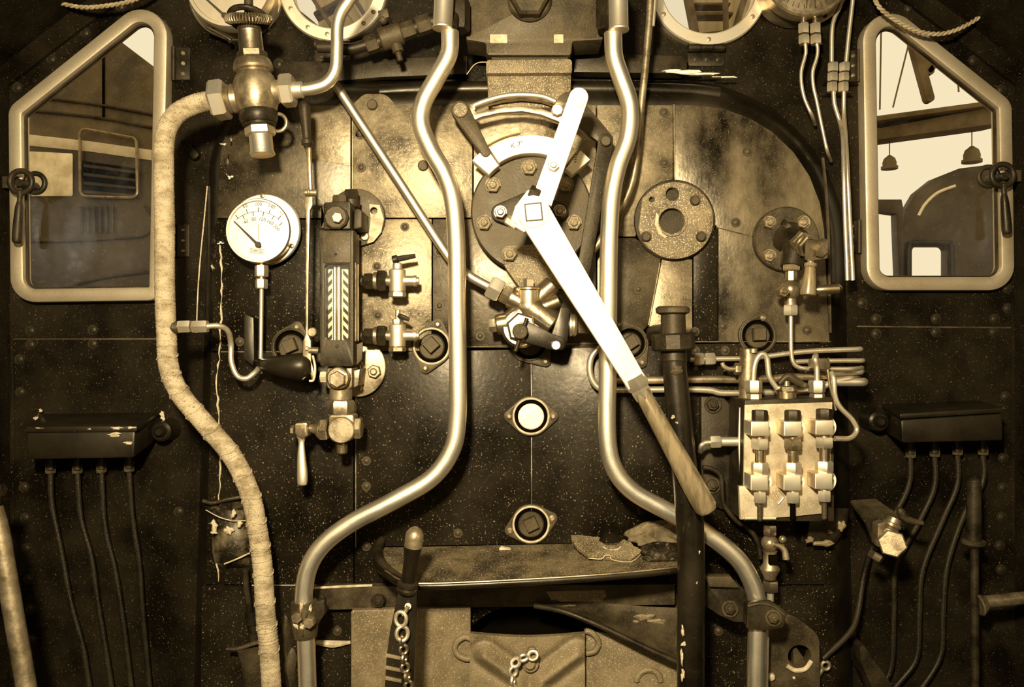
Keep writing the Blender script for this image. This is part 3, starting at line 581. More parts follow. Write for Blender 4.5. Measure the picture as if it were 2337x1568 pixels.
for x, pts, lab in ((1834, [(1836, 88), (1839, 115), (1837, 130), (1829, 160), (1829, 190), (1836, 225), (1852, 262)], 'left one of two thin bright pipes under the two needle gauge'), (1861, [(1861, 90), (1866, 110), (1864, 132), (1855, 162), (1856, 195), (1864, 232), (1878, 300), (1888, 345)], 'right one of two thin bright pipes under the two needle gauge')):
    t = thing('gauge_pipe', lab, 'pipe', (x, 60, yn))
    b = MB(); b.tube(PP([(p[0], p[1], yn+.0015*max(0, i-1)) for i, p in enumerate(pts)]+[(pts[-1][0]+8, pts[-1][1]+22, .085)]), 4*kn, 12); b.build('tube', COPPER, t)
    b = MB(); b.nut(P(x, 54, yn), P(x, 77, yn), 12.5*kn, 0.1); b.build('union_nut', STEELM, t)
    b = MB(); b.nut(P(x+1, 81, yn), P(x+1, 101, yn), 13*kn, 0.1); b.build('union_nut', STEELM, t)
    b = MB(); b.rod(P(x, 36, yn), P(x, 56, yn), 7*kn); b.build('nipple', BRASS, t)
ym = 0.07; km = U(ym)
for x, up, dn, lab in ((1901, [(1925, -40), (1918, 10), (1905, 40), (1899, 70), (1898, 142)], [(1902, 208), (1905, 240), (1917, 280), (1924, 320, .02), (1926, 400, -.015), (1928, 480, -.015), (1934, 640, -.015)], 'left one of two thin coupled pipes beside the right spectacle window'), (1930, [(1950, -40), (1944, 20), (1936, 90), (1931, 142)], [(1926, 208), (1926, 260), (1930, 320, .04), (1934, 400, .01), (1938, 480, .01), (1946, 640, .01)], 'right one of two thin coupled pipes beside the right spectacle window')):
    t = thing('coupled_pipe', lab, 'pipe', (x, 170, ym))
    b = MB(); b.tube(PP(up, ym), 5*km, 12); b.tube(PP(dn, ym), 5*km, 12); b.build('tube', COPPER, t)
    for y0, y1, dx in ((144, 164, 0), (167, 186, -1), (189, 210, -2)):
        MB().nut(P(x+dx+(0 if x < 1910 else -dx*.2-y0*.02), y0, ym), P(x+dx+(0 if x < 1910 else -dx*.2-y0*.02), y1, ym), 12.5*km, 0.15).build('union_nut', STEELM, t)
b = MB(); b.prism([(1889, 178), (1958, 182), (1958, 186), (1889, 184)], ym+.004, YB, 1); b.prism([(1891, 205), (1945, 208), (1945, 212), (1891, 210)], ym+.004, YB, 1)
tag(b.build('pipe_clip', DARKI), 'dark clip plate behind the coupled thin pipes', 'bracket')
# chains hanging at the top corners
def rope_chain(lab, pts, y, r):
    q = smooth_path(PP(pts, y), 16); b = MB(); L = 0; ds = [0]
    for i in range(1, len(q)): L += (q[i]-q[i-1]).length; ds.append(L)
    for ph in (0, math.pi):
        w = []
        n = int(L/0.004)
        j = 0
        for i in range(n+1):
            d = L*i/n
            while j < len(ds)-2 and ds[j+1] < d: j += 1
            p = q[j].lerp(q[j+1], (d-ds[j])/max(1e-6, ds[j+1]-ds[j])); tt = (q[j+1]-q[j]).normalized(); u, v = frame_of(tt); a = d*2*math.pi/0.026+ph
            w.append(p+(u*math.cos(a)+v*math.sin(a))*r*0.9)
        b.tube(w, r, 7, n=1)
    return tag(b.build('hanging_cord', CORD), lab, 'cord')
rope_chain('twisted cord sagging across the top of the left spectacle window', [(-20, -90), (60, -24), (120, 2), (180, 16), (230, 15), (300, 2), (350, -25), (420, -80)], 0.03, 0.0033)
rope_chain('twisted cord sagging across the top of the right spectacle window', [(1930, -90), (1985, -22), (2010, 20), (2060, 55), (2110, 75), (2160, 75), (2215, 52), (2270, 10), (2330, -60)], 0.03, 0.0033)
# ------------------------------------------------------------------ turret casting in the top centre
t = thing('steam_manifold', 'speckled brown steam manifold casting with a huge hexagon plug in the top centre', 'manifold', (1215, 120, -0.04))
b = MB(); b.prism(rp([(1062, -80, 0), (1380, -80, 0), (1376, 90, 3), (1308, 94, 6), (1306, 100, 0), (1304, 126, 8), (1110, 126, 8), (1108, 98, 6), (1064, 90, 3)]), -0.075, 0.02, 4); b.build('casting', IRON, t)
b = MB(); b.prism(rp([(1109, 136, 8), (1306, 134, 8), (1306, 166, 4), (1109, 168, 4)]), -0.085, -.0046, 3); b.build('flange', CAST, t)
b = MB(); b.prism(rp([(1112, 169, 3), (1304, 167, 3), (1302, 246, 12), (1114, 246, 12)]), -0.065, -.0046, 4); b.build('neck', CAST, t)
b = MB(); b.prism([(1122, 124), (1296, 124), (1296, 138), (1122, 138)], -0.06, -.0046); b.build('gasket', DARKI, t)
b = MB(); b.face_disc(1209, -4, -0.088, -0.07, 51, 5, 44); b.build('washer', IRON, t)
b = MB(); b.face_nut(1209, -10, -0.118, -0.088, 45, 0.0, 0); b.build('hexagon_plug', IRON, t)
for x0, x1 in ((1118, 1158), (1264, 1286)):
    MB().prism(rp([(x0, 78, 2), (x1, 78, 2), (x1, 98, 2), (x0, 98, 2)]), -0.078, -0.07, 1).build('casting_pad', DIRT, t)
b = MB()
for cx_, sg in ((1050, 1), (1372, -1)): b.torus(P(cx_, -12, -.06), (0, 1, 0), 52*U(-.06), 9*U(-.06), 30, 10)
b.build('outlet_flange', IRON, t)
b = MB(); b.tube(PP([(1065, 170), (1085, 146), (1110, 142), (1140, 148)], 0.0), 0.0012, 6); b.build('loose_wire', DIRT, t)
# dark union between left glass and the left tall pipe
yj = -0.02; kj = U(yj)
t = thing('pipe_union', 'dark stepped pipe union with a drain cock between left glass and tall pipe', 'union', (900, 90, yj))
def seg_(a, c, r, m, nm, nut=False):
    b = MB(); (b.nut(P(*a, yj), P(*c, yj), r*kj, 0.0) if nut else b.rod(P(*a, yj), P(*c, yj), r*kj)); return b.build(nm, m, t)
seg_((724, 108), (764, 108), 12, DARKI, 'tail_pipe'); 
b = MB(); b.tube(PP([(758, 110), (800, 112), (845, 100)], yj), 13*kj, 16); b.build('tail_pipe', DARKI, t)
seg_((836, 105), (862, 96), 21, IRON, 'union_nut', True); seg_((860, 97), (872, 92), 14, DARKI, 'thread'); seg_((868, 92), (918, 75), 26, IRON, 'tee_body'); seg_((914, 76), (946, 64), 20, IRON, 'union_nut', True); seg_((944, 65), (955, 61), 15, DARKI, 'thread'); seg_((952, 62), (984, 51), 22, IRON, 'union_nut', True); seg_((982, 52), (1030, 38), 18, DARKI, 'spigot')
seg_((900, 92), (910, 120), 13, IRON, 'drain_boss'); seg_((908, 118), (914, 140), 7, IRON, 'drain_screw')
b = MB(); b.prism(rp([(862, 24, 2), (884, 18, 2), (889, 38, 2), (866, 46, 2)]), yj-.01, YB, 2); b.sphere(P(874, 46, yj), 11*kj); b.rod(P(874, 46, yj), P(874, 46, YB), 7*kj); b.build('stay_stud', IRON, t)
# dark strap plates under the manifold (angle joining casing and cab sheet)
b = MB(); b.prism([(640, 142), (1066, 128), (1066, 168), (870, 176), (640, 196)], 0.075, 0.10, 1)
tag(b.build('joint_plate', DARKI), 'dark joint plate above the casing left of the manifold', 'plate')
b = MB(); b.prism([(1310, 100), (1382, 100), (1382, 122), (1568, 128), (1568, 168), (1310, 164)], 0.06, 0.10, 1)
tag(b.build('joint_plate', DARKI), 'dark joint plate above the casing right of the manifold', 'plate')
# ================================================================== LEFT OF THE REGULATOR
# small round pressure gauge
yg1 = -0.085
t = thing('pressure_gauge', 'small white faced round gauge with its needle at zero below the big valve', 'gauge', (597, 523, yg1))
b = MB(); b.ring(603, 524, -0.040, -0.030, 82, 55, 2.5, 64); b.build('mounting_flange', STEELM, t)
b = MB(); b.lathe(P(604, 524, -0.030), (0, 1, 0), [(0, 60*U()), (.026, 60*U())], 40); b.build('mounting_block', DARKI, t)
k = U(yg1); c = P(588, 526, yg1); b = MB(); L = 0.045
b.lathe(c+Vector((0, L, 0)), (0, -1, 0), [(0, 70*k), (L*.5, 70*k), (L*.7, 74*k), (L-.004, 74*k), (L, 72*k), (L, 68.5*k), (L-.006, 67*k)], 64); b.build('bezel', STEEL, t)
d = MB(); d.face_disc(588, 526, yg1+.0062, yg1+.010, 67.5, .3, 56); d = d.build('dial', DIAL, t)
b = MB(); yt = yg1+.0055; pv = (588, 557)
def ang(v): return math.radians(137-96*v/200)
for v in range(20, 201, 20):
    a = ang(v); rr = 74; s_ = 1 if (v//20) % 2 else -1
    b.bar((pv[0]+math.cos(a)*rr, pv[1]-math.sin(a)*rr), (pv[0]+math.cos(a)*(rr+9*s_), pv[1]-math.sin(a)*(rr+9*s_)), 0.9, yt, yt+.001, bev=0)
    text_into(b, str(v), pv[0]+math.cos(a)*(rr+17*s_), pv[1]-math.sin(a)*(rr+17*s_), yt, 11, a-math.pi/2)
q = [P(pv[0]+math.cos(ang(v))*74, pv[1]-math.sin(ang(v))*74, yt) for v in range(10, 201, 5)]; b.tube(q, 0.0005, 4, n=1)
b.bar((590, 511), (590, 547), 0.6, yt, yt+.001, bev=0); b.build('dial_marking', INK, d)
b = MB(); b.bar((588, 558), (534, 505), 3.2, yg1+.001, yg1+.0025, 1.2, 0); b.bar((588, 558), (592, 562), 5, yg1+.001, yg1+.0025, 4, 0); b.face_disc(588, 558, yg1-.001, yg1+.004, 7, 1, 20); b.build('needle', INK, t)
b = MB(); b.prism(rp([(567, 565, 1), (609, 568, 1), (608, 583, 1), (567, 578, 1)]), yt, yt+.001); pl = b.build('maker_label', CREAM, d)
b = MB()
for i in range(4): b.bar((571, 567.5+3*i), (604-3*(i % 2), 570+3*i), 0.45, yt-.0004, yt+.0002, bev=0)
b.build('label_marking', INK, d)
for x, y in ((599, 447), (666, 562)): MB().lathe(P(x, y, -.040), (0, -1, 0), [(0, .006), (.002, .0055), (.003, .003)], 14).build('screw', BRASSD, t)
b = MB(); b.nut(P(597, 606, yg1+.02), P(597, 632, yg1+.02), 15.5*k, 0.1); b.build('union_nut', STEELM, t)
b = MB(); b.nut(P(597, 637, yg1+.02), P(597, 659, yg1+.02), 14*k, 0.1); b.build('union_nut', STEELM, t)
b = MB(); b.rod(P(597, 594, yg1+.02), P(597, 640, yg1+.02), 8*k); b.build('nipple', BRASS, t)
b = MB(); b.tube(PP([(597, 655, yg1+.02), (596, 740, yg1+.02), (595, 830, yg1+.02), (596, 850, yg1+.03)]), 5*k, 12); b.build('feed_pipe', COPPER, t)
# water gauge with protector
y0 = -0.145; k = U(y0)
t = thing('water_gauge', 'tall dark boxed water gauge glass with striped back plate', 'gauge', (770, 680, y0))
win = rp([(740, 604, 8), (795, 604, 8), (795, 776, 8), (740, 776, 8)])
b = MB(); b.prism(rp([(729, 526, 3), (806, 526, 3), (806, 836, 5), (731, 836, 5)]), y0, -0.07, 2.5, holes=[win]); b.build('protector', DARKI, t)
b = MB(); b.prism(rp([(736, 530, 3), (800, 530, 3), (800, 600, 3), (736, 600, 3)]), y0-.003, y0+.004, 1); b.build('face_plate', IRON, t)
b = MB(); b.prism([(738, 600), (797, 600), (797, 780), (738, 780)], -0.105, -0.10); bp = b.build('back_plate', CREAM, t)
b = MB()
for i in range(8):
    yy = 616+i*21
    b.prism([(744, yy+14), (757, yy), (757, yy+9), (744, yy+23)], -0.1085, -0.104); b.prism([(783, yy), (794, yy+12), (794, yy+21), (783, yy+9)], -0.1085, -0.104)
b.build('stripe', INK, bp)
for x, r in ((764, 4.0), (774, 5.0)): MB().rod(P(x, 600, -.118), P(x, 780, -.118), r*k).build('glass_tube', STEEL, t)
b = MB(); b.prism(win, y0+.006, y0+.009); b.build('front_glass', GGLASS, t, smooth=0)
b = MB(); sx = P(806, 0, y0).x
for (a, c2, m_, nm, ex) in ((604, 776, CREAM, 'side_glass', 0.0012),):
    z0, z1 = P(0, a, -.11).z, P(0, c2, -.11).z
    b.rings([[Vector((sx-.002, -.122, z0)), Vector((sx+ex, -.122, z0)), Vector((sx+ex, -.122, z1)), Vector((sx-.002, -.122, z1))], [Vector((sx-.002, -.092, z0)), Vector((sx+ex, -.092, z0)), Vector((sx+ex, -.092, z1)), Vector((sx-.002, -.092, z1))]])
b.build('side_glass', CREAM, t)
b = MB()
for x0 in (-.1235, -.0915): b.rod(Vector((sx+.001, x0, z0+.003)), Vector((sx+.001, x0, z1-.003)), .0022, seg=8)
b.build('side_beading', BRASSD, t)
b = MB(); b.sphere(P(766, 580, y0-.003), 3*k); b.sphere(P(769, 790, y0), 4*k); b.build('screw', IRON, t)
# upper fitting
b = MB(); b.prism(rp([(738, 462, 6), (800, 458, 6), (800, 524, 4), (738, 524, 4)]), y0+.012, -.05, 3); b.build('upper_block', DARKI, t)
b = MB(); b.face_disc(766, 495, y0-.006, y0+.02, 28, 4, 10); b.build('gland_face', IRON, t)
b = MB(); b.face_nut(769, 496, y0-.020, y0-.006, 13, 0.2, 0); b.build('gland_plug', BRASSD, t)
b = MB(); b.nut(P(776, 466, y0+.035), P(776, 447, y0+.035), 18*k, 0.5); b.build('cap_nut', IRON, t)
b = MB(); b.nut(P(802, 456, -.07), P(802, 434, -.07), 18*k, 0.4); b.rod(P(802, 475, -.07), P(802, 455, -.07), 20*k); b.build('cap_nut', DARKI, t)
b = MB(); b.prism(rp([(742, 500, 3), (728, 474, 6), (740, 470, 5), (742, 520, 2), (728, 520, 3)]), y0+.03, -.05, 2); b.build('lug', IRON, t)
b = MB(); b.prism(rp([(808, 470, 8), (826, 480, 8), (826, 520, 6), (806, 524, 3)]), -.11, -.02, 3); b.build('shank', DARKI, t)
def fl(poly, holes, m, nm): b = MB(); b.prism(poly, -.022, -.0045, 2, holes=holes); return b.build(nm, m, t)
fl(circ(812, 496, 66, 48), [circ(853, 481, 8, 16)], IRON, 'upper_flange')
b = MB(); b.prism([(843, 466), (866, 468), (876, 500), (870, 530), (852, 552), (838, 556), (844, 520), (846, 500)], -.0226, -.02, 0, holes=[circ(853, 481, 8.5, 16)]); b.build('pale_scale', DIRT, t)
b = MB(); b.face_disc(832, 539, -.03, -.02, 10, 2, 20); b.build('stud', BRASSD, t)
fl(circ(816, 838, 64, 48, ry=68), [], BRASSD, 'lower_flange')
b = MB(); b.face_nut(853, 848, -.036, -.022, 16, 0.3, .5); b.build('flange_nut', BRASSD, t)
b = MB(); b.prism([(804, 790), (828, 780), (826, 820), (806, 842)], -.10, -.095, 1); b.build('drip_plate', IRON, t)
b = MB()
for i in range(16): b.sphere(P(823+2.5*math.sin(i*1.9), 826+i*4.2, -.05), (2.6+.8*(i % 2))*U(-.05), 8)
b.build('bead_chain', BRASS, t)
# lower fitting
b = MB(); b.prism(rp([(746, 838, 5), (804, 838, 5), (804, 888, 8), (746, 888, 8)]), y0+.02, -.05, 3); b.build('lower_block', BRASSD, t)
b = MB(); b.prism([(800, 846), (822, 842), (818, 880), (802, 888)], -.10, -.02, 2); b.build('shank', BRASSD, t)
b = MB(); b.face_disc(771, 863, y0-.004, y0+.02, 26, 3, 40); b.build('gland_face', BRASS, t)
b = MB(); b.face_nut(769, 866, y0-.018, y0-.004, 20, 0.55, 0); b.build('gland_plug', BRASSD, t)
b = MB(); b.nut(P(746, 860, y0+.03), P(732, 860, y0+.03), 14*k, 0); b.build('side_plug', DIRT, t)
b = MB(); b.rod(P(778, 886, y0+.035), P(778, 914, y0+.035), 26*k); b.build('collar', BRASSD, t)
b = MB(); b.nut(P(779, 913, y0+.035), P(779, 945, y0+.035), 31*k, 0.12); b.build('union_nut', BRASSD, t)
# drain cock hanging below
t = thing('drain_cock', 'bronze drain cock with a hanging lever under the water gauge', 'cock', (779, 985, y0+.03))
yd = y0+.03; k = U(yd)
b = MB(); b.prism(rp([(749, 947, 8), (808, 946, 8), (808, 1006, 14), (752, 1012, 16)]), yd-.02, yd+.03, 4); b.build('body', BRASSD, t)
b = MB(); b.face_disc(778, 982, yd-.034, yd-.015, 30, 2, 40); b.build('face_cap', BRASSD, t)
b = MB(); b.nut(P(731, 980, yd), P(750, 980, yd), 26*k, 0); b.build('gland_nut', BRASSD, t)
b = MB(); b.lathe(P(700, 977, yd), P(734, 980, yd)-P(700, 977, yd), [(0, 10*k), (.008, 9*k), (.020, 12*k), (.030, 22*k), (.036, 23*k)], 24); b.build('stem', BRASSD, t)
b = MB(); b.prism(rp([(671, 966, 6), (702, 964, 6), (703, 996, 6), (690, 1002, 6), (673, 992, 6)]), yd-.022, yd+.014, 4); b.nut(P(672, 982, yd), P(664, 982, yd), 11*k); b.build('ball_joint', BRASSD, t)
b = MB(); b.tube(PP([(688, 994, yd-.004), (688, 1010, yd-.004), (688, 1040, yd-.006), (690, 1080, yd-.008), (690, 1104, yd-.008), (690, 1108, yd-.008)]), [12*k, 7*k, 9.5*k, 12*k, 11*k, 6*k], 16, flat=(1, .7)); b.build('lever', STEELM, t)
b = MB(); b.nut(P(810, 977, yd), P(826, 977, yd), 26*k, 0); b.build('side_nut', BRASSD, t)
b = MB(); b.lathe(P(780, 1012, yd), (0, 0, -1), [(0, 13*k)]+[(.002+.0018*i, (13 if i % 2 else 12)*k) for i in range(12)]+[(.025, 9*k)], 20); b.build('spout', BRASS, t)
# long pull rod with handle
yq = -0.135; k = U(yq)
t = thing('pull_rod', 'upright rod with a turned dark handle left of the water gauge', 'lever', (703, 600, yq))
b = MB(); a, c = P(694, 232, yq), P(702, 338, yq); L = (c-a).length
b.lathe(a, c-a, [(0, 8*k), (.004, 12*k), (.010, 13.5*k), (.022, 13.5*k), (L*.75, 9.5*k), (L*.8, 9.5*k), (L*.84, 13*k), (L*.92, 13*k), (L*.94, 10*k), (L, 7*k)], 22); b.build('handle', DARKI, t)
b = MB(); b.bar((703, 335), (707, 432), 4.5, yq-.004, yq+.006, 4); b.build('upper_rod', BRASS, t)
b = MB(); b.rod(P(696, 440, yq), P(724, 440, yq), 8*k); b.torus(P(706, 440, yq), (1, 0, 0), 9*k, 2.5*k, 20, 8); b.build('pivot', BRASSD, t)
b = MB(); b.prism(rp([(695, 448, 3), (713, 448, 3), (713, 468, 6), (707, 480, 2), (704, 620, 0), (702, 762, 0), (709, 778, 3), (710, 830, 3), (690, 830, 3), (692, 778, 3), (697, 762, 0), (698, 480, 2), (695, 468, 4)]), yq-.004, yq+.006, 1); b.build('lower_rod', BRASSD, t)
b = MB(); b.prism([(690, 828), (702, 828), (697, 862), (690, 868)], yq-.002, yq+.008, 1); b.prism([(702, 828), (711, 828), (719, 862), (712, 868)], yq-.002, yq+.008, 1); b.build('fork', BRASSD, t)
b = MB(); b.face_disc(712, 758, yq+.004, yq+.014, 11, 2, 24); b.face_disc(700, 795, yq-.010, yq, 5, 1, 14); b.rod(P(705, 800, yq), P(728, 800, yq), 8*k); b.rod(P(705, 800, yq), P(705, 806, -.004), 6*k); b.build('fork_pin', BRASSD, t)
# leaf shaped shield and thin bent plate
t = thing('drip_shield', 'dark leaf shaped sheet shield tapering left from the pull rod fork', 'shield', (650, 840, -0.1))
b = MB(); F = []
for (x, yt_, yb_, d0, d1) in ((582, 821, 832, -.10, -.098), (600, 819, 848, -.12, -.10), (630, 813, 858, -.145, -.11), (660, 809, 866, -.155, -.115), (688, 806, 870, -.16, -.12), (700, 806, 868, -.15, -.12), (716, 812, 866, -.13, -.11)):
    F.append([P(x, yt_, -.05), P(x, yt_-1, d0+.03), P(x, yt_+(yb_-yt_)*.25, d0), P(x, yt_+(yb_-yt_)*.7, d0), P(x, yb_, d0+.03), P(x, yb_, -.05)])
b.rings(F); b.build('shell', BLACK, t, smooth=60)
b = MB(); b.tube(PP([(714, 812, -.14), (719, 838, -.145), (716, 866, -.14), (706, 870, -.14)]), .0028, 8); b.build('worn_edge', DIRT, t)
b = MB(); b.rod(P(660, 830, -.05), P(660, 830, -.004), .012); b.rod(P(596, 842, -.055), P(596, 842, -.06), .008); b.build('stay', DARKI, t)
b = MB(); b.prism([(557, 718), (561, 717), (578, 726), (580, 820), (576, 834), (556, 818)], -.045, -.004, 1)
tag(b.build('bent_plate', BLACK), 'thin dark bent plate standing left of the gauge feed pipe', 'plate')
# try cocks
def trycock(cy, lab, up):
    y = -.075; k = U(y); t = thing('test_cock', lab, 'cock', (906, cy, y))
    b = MB(); b.rod(P(907, cy-26, y), P(907, cy+26, y), 19*k); b.build('body', STEELM, t)
    b = MB(); b.nut(P(907, cy+26, y), P(907, cy+37, y), 20*k, 0.2); b.build('bottom_nut', BRASSD if not up else STEELM, t)
    b = MB(); b.nut(P(862, cy, y), P(882, cy, y), 26*k, 0.0); b.build('union_nut', DARKI, t)
    b = MB(); b.rod(P(880, cy, y), P(892, cy, y), 12*k); b.rod(P(852, cy, y), P(864, cy, y), 20*k); b.build('thread', BRASSD, t)
    b = MB(); b.nut(P(832, cy+1, y), P(854, cy+1, y), 20*k, 0.0); b.rod(P(816, cy+1, y+.02), P(834, cy+1, y), 13*k); b.build('inlet', DARKI, t)
    b = MB(); b.lathe(P(922, cy, y), (1, 0, 0), [(0, 12*k), (.022, 11.5*k), (.024, 13*k), (.03, 13*k), (.031, 9*k), (.036, 9*k)], 20); b.build('outlet', STEEL, t)
    if up:
        b = MB(); b.rod(P(907, cy-26, y), P(907, cy-40, y), 11*k); b.build('stem', STEELM, t)
        b = MB(); b.rod(P(896, cy-47, y), P(908, cy-50, y), 10*k); b.tube(PP([(905, cy-49), (925, cy-53), (948, cy-57)], y), [7*k, 6.5*k, 5*k], 10); b.build('handle', DARKI, t)
    else:
        b = MB(); b.nut(P(908, cy-26, y), P(908, cy-38, y), 13*k, 0.1); b.rod(P(908, cy-37, y), P(908, cy-58, y), 6*k); b.build('stem', STEEL, t)
        b = MB(); b.tube(PP([(908, cy-47), (920, cy-42), (934, cy-36)], y-.01), [4.5*k, 6*k, 4.5*k], 10); b.build('handle', DARKI, t)
trycock(641, 'upper bright test cock with a dark handle right of the water gauge', True)
trycock(766, 'lower bright test cock beside the square-headed washout plug', False)
# ------------------------------------------------------------------ oil boxes and their pipes on both sides
def oilbox(lab, f, bk, lidf, lidb, yf, lug, bx):
    t = thing('oil_box', lab, 'box', (f[0][0], f[2][1], YB))
    b = MB(); b.rings([PP(f, yf), PP(bk, YB-.001)])
    bmesh.ops.bevel(b.bm, geom=b.bm.edges[:], offset=.007, segments=2, affect='EDGES', profile=.5); b.build('body', BLACK, t)
    b = MB(); b.rings([PP(lidf, yf-.006), PP(lidb, YB-.001)])
    bmesh.ops.bevel(b.bm, geom=b.bm.edges[:], offset=.004, segments=2, affect='EDGES', profile=.5); b.build('lid', BLACK, t)
    b = MB(); b.lathe(P(lug[0], lug[1], .06), (0, 1, 0), [(0, .02), (.004, .026), (.03, .026), (.058, .030)], 20); b.lathe(P(lug[0], lug[1], .06), (0, -1, 0), [(0, .016), (.006, .015), (.014, .008)], 14); b.build('lug', BLACK, t)
    return t
yo = -.03
t = oilbox('worn black oil box with chipped edges under the left spectacle window', [(60, 986), (308, 984), (306, 1046), (60, 1050)], [(98, 950), (364, 946), (364, 1000), (98, 1010)], [(57, 974), (312, 972), (312, 986), (57, 988)], [(100, 944), (366, 940), (366, 950), (100, 952)], yo, (366, 985), 0)
for (x, y, w, h) in ((268, 977, 17, 3), (300, 976, 10, 3), (262, 992, 15, 5), (293, 1011, 9, 4), (205, 979, 5, 2), (90, 977, 10, 1.5)):
    blob(P(x, y, yo-.004), w*U(yo), h*U(yo), .003).build('paint_chip', DIRT, t)
for (x, y, r) in ((82, 955, 5), (93, 937, 4), (370, 945, 6), (372, 955, 5), (380, 968, 4), (352, 970, 4)):
    blob(P(x, y, .10), r*U(), r*U(), .004).build('paint_chip', DIRT, t)
oilbox('smooth black oil box under the right spectacle window', [(2056, 958), (2289, 944), (2290, 1006), (2058, 1012)], [(2014, 930), (2236, 920), (2236, 980), (2014, 985)], [(2054, 944), (2290, 930), (2290, 942), (2054, 957)], [(2012, 922), (2238, 914), (2238, 922), (2012, 932)], yo, (2008, 962), 0)
yo2 = .085; k = U(yo2)
def oil_pipe(lab, pts, grp):
    t = thing('oil_pipe', lab, 'pipe', (pts[0][0], pts[0][1], yo2), grp)
    b = MB(); b.tube(PP(pts, yo2), 6*k, 10, 7); b.build('tube', PAINTP, t)
    MB().nut(P(pts[0][0], pts[0][1]-14, yo2), P(pts[0][0], pts[0][1]+8, yo2), 12*k, .1).build('nut', IRON, t)
    b = MB(); b.tube(PP([(pts[0][0], pts[0][1]-50), (pts[0][0], pts[0][1])], yo2-.01), 8*k, 10); b.build('nipple', DARKI, t)
names = ('first', 'second', 'third', 'fourth')
for i, pts in enumerate(([(115, 1072), (118, 1150), (138, 1250), (163, 1380), (190, 1480), (212, 1620)], [(176, 1072), (184, 1180), (208, 1270), (224, 1380), (244, 1500), (262, 1620)], [(231, 1070), (239, 1200), (262, 1300), (281, 1420), (306, 1620)], [(294, 1068), (302, 1180), (317, 1280), (326, 1400), (346, 1620)])):
    oil_pipe('%s of the black oil pipes below the left oil box counted from the outer side' % names[i], pts, 'oil pipes below the left oil box')
for i, pts in enumerate(([(2078, 1036), (2076, 1100), (2050, 1160), (1996, 1240), (1972, 1310, .04), (1957, 1400, .0), (1938, 1445, -.02), (1878, 1504, -.03)], [(2133, 1034), (2133, 1110), (2098, 1190), (2046, 1290), (2040, 1400), (2036, 1510), (2018, 1560), (1998, 1600)], [(2185, 1030), (2185, 1105), (2150, 1190), (2106, 1300), (2098, 1400), (2092, 1500), (2050, 1560), (1990, 1630)], [(2243, 1030), (2243, 1100), (2200, 1175), (2162, 1290), (2152, 1400), (2148, 1490), (2110, 1560), (2050, 1630)])):
    oil_pipe('%s of the black oil pipes below the right oil box counted from the boiler side' % names[i], pts, 'oil pipes below the right oil box')
# ------------------------------------------------------------------ lower left corner
t = thing('grab_pole', 'long pale worn pole slanting up in the lower left corner', 'pole', (30, 1568, -.3)); k = U(-.3)
b = MB(); b.tube(PP([(-16, 1160), (-2, 1210), (12, 1290), (36, 1430), (66, 1600), (130, 1980)], -.3), 21*k, 18); b.build('shaft', BRASSD, t)
b = MB(); b.rod(P(-30, 1119, -.25), P(8, 1119, -.25), 15*k); b.rod(P(-10, 1119, -.25), P(-14, 1175, -.3), 12*k); b.build('end_knob', DARKI, t)
t = thing('inspection_cover', 'dented black metal cover with pale flakes behind the lower lagged pipe', 'cover', (515, 1220, -.02))
b = MB(); F = []
for (yy, xl, xr, d) in ((1142, 462, 572, -.004), (1150, 466, 574, -.030), (1165, 474, 570, -.018), (1185, 480, 572, -.034), (1220, 484, 574, -.048), (1260, 484, 576, -.048), (1284, 490, 574, -.042), (1296, 510, 566, -.006)):
    F.append([P(xl, yy, -.003), P(xl+8, yy, d*.7), P((xl+xr)/2-14, yy, d), P((xl+xr)/2+14, yy, d), P(xr-8, yy, d*.7), P(xr, yy, -.003)])
b.rings(F); b.build('shell', FLAKY, t, smooth=60)
b = MB(); b.tube(PP([(464, 1143, -.03), (485, 1148, -.038), (520, 1140, -.036), (552, 1134, -.03)]), .0045, 8); b.build('rolled_lip', IRON, t)
b = MB(); b.tube(PP([(470, 1164, -.036), (500, 1180, -.05), (530, 1188, -.055), (562, 1188, -.05)]), .0012, 6); b.tube(PP([(512, 1287, -.05), (540, 1276, -.055), (570, 1262, -.05)]), .002, 6); b.build('wire', DIRT, t)
for (x, y, w, h) in ((533, 1172, 5, 9), (523, 1211, 10, 7), (547, 1196, 6, 7), (489, 1200, 7, 12), (488, 1214, 6, 6), (520, 1211, 8, 8)):
    blob(P(x, y, -.053 if x > 500 else -.043), w*U(), h*U(), .005).build('scale_flake', DIRT, t)
t = thing('funnel_pipe', 'dark drain pipe with a flared funnel behind the lower lagged pipe', 'pipe', (580, 1480, -.04)); y = -.05; k = U(y)
b = MB(); b.tube(PP([(560, 1296), (562, 1340), (570, 1395)], y), 7*k, 10); b.rod(P(574, 1395, y), P(576, 1425, y), 15*k); b.rod(P(578, 1425, y), P(580, 1470, y), 11*k); b.build('stem', DARKI, t)
b = MB(); b.tube(PP([(520, 1481), (545, 1480), (575, 1470), (605, 1462)], y-.01), 5*k, 10); b.build('lever', IRON, t)
b = MB(); b.lathe(P(583, 1478, y), (0.05, 0, -1), [(0, 40*k), (.03, 34*k), (.10, 27*k), (.2, 24*k)], 24); b.build('funnel', IRON, t)
b = blob(P(655, 1500, -.008), 22*U(), 80*U(), .018, 3, 26); tag(b.build('scale_crust', IRON), 'rough brown crust on the plate between lagged pipe and left clamp', 'crust')
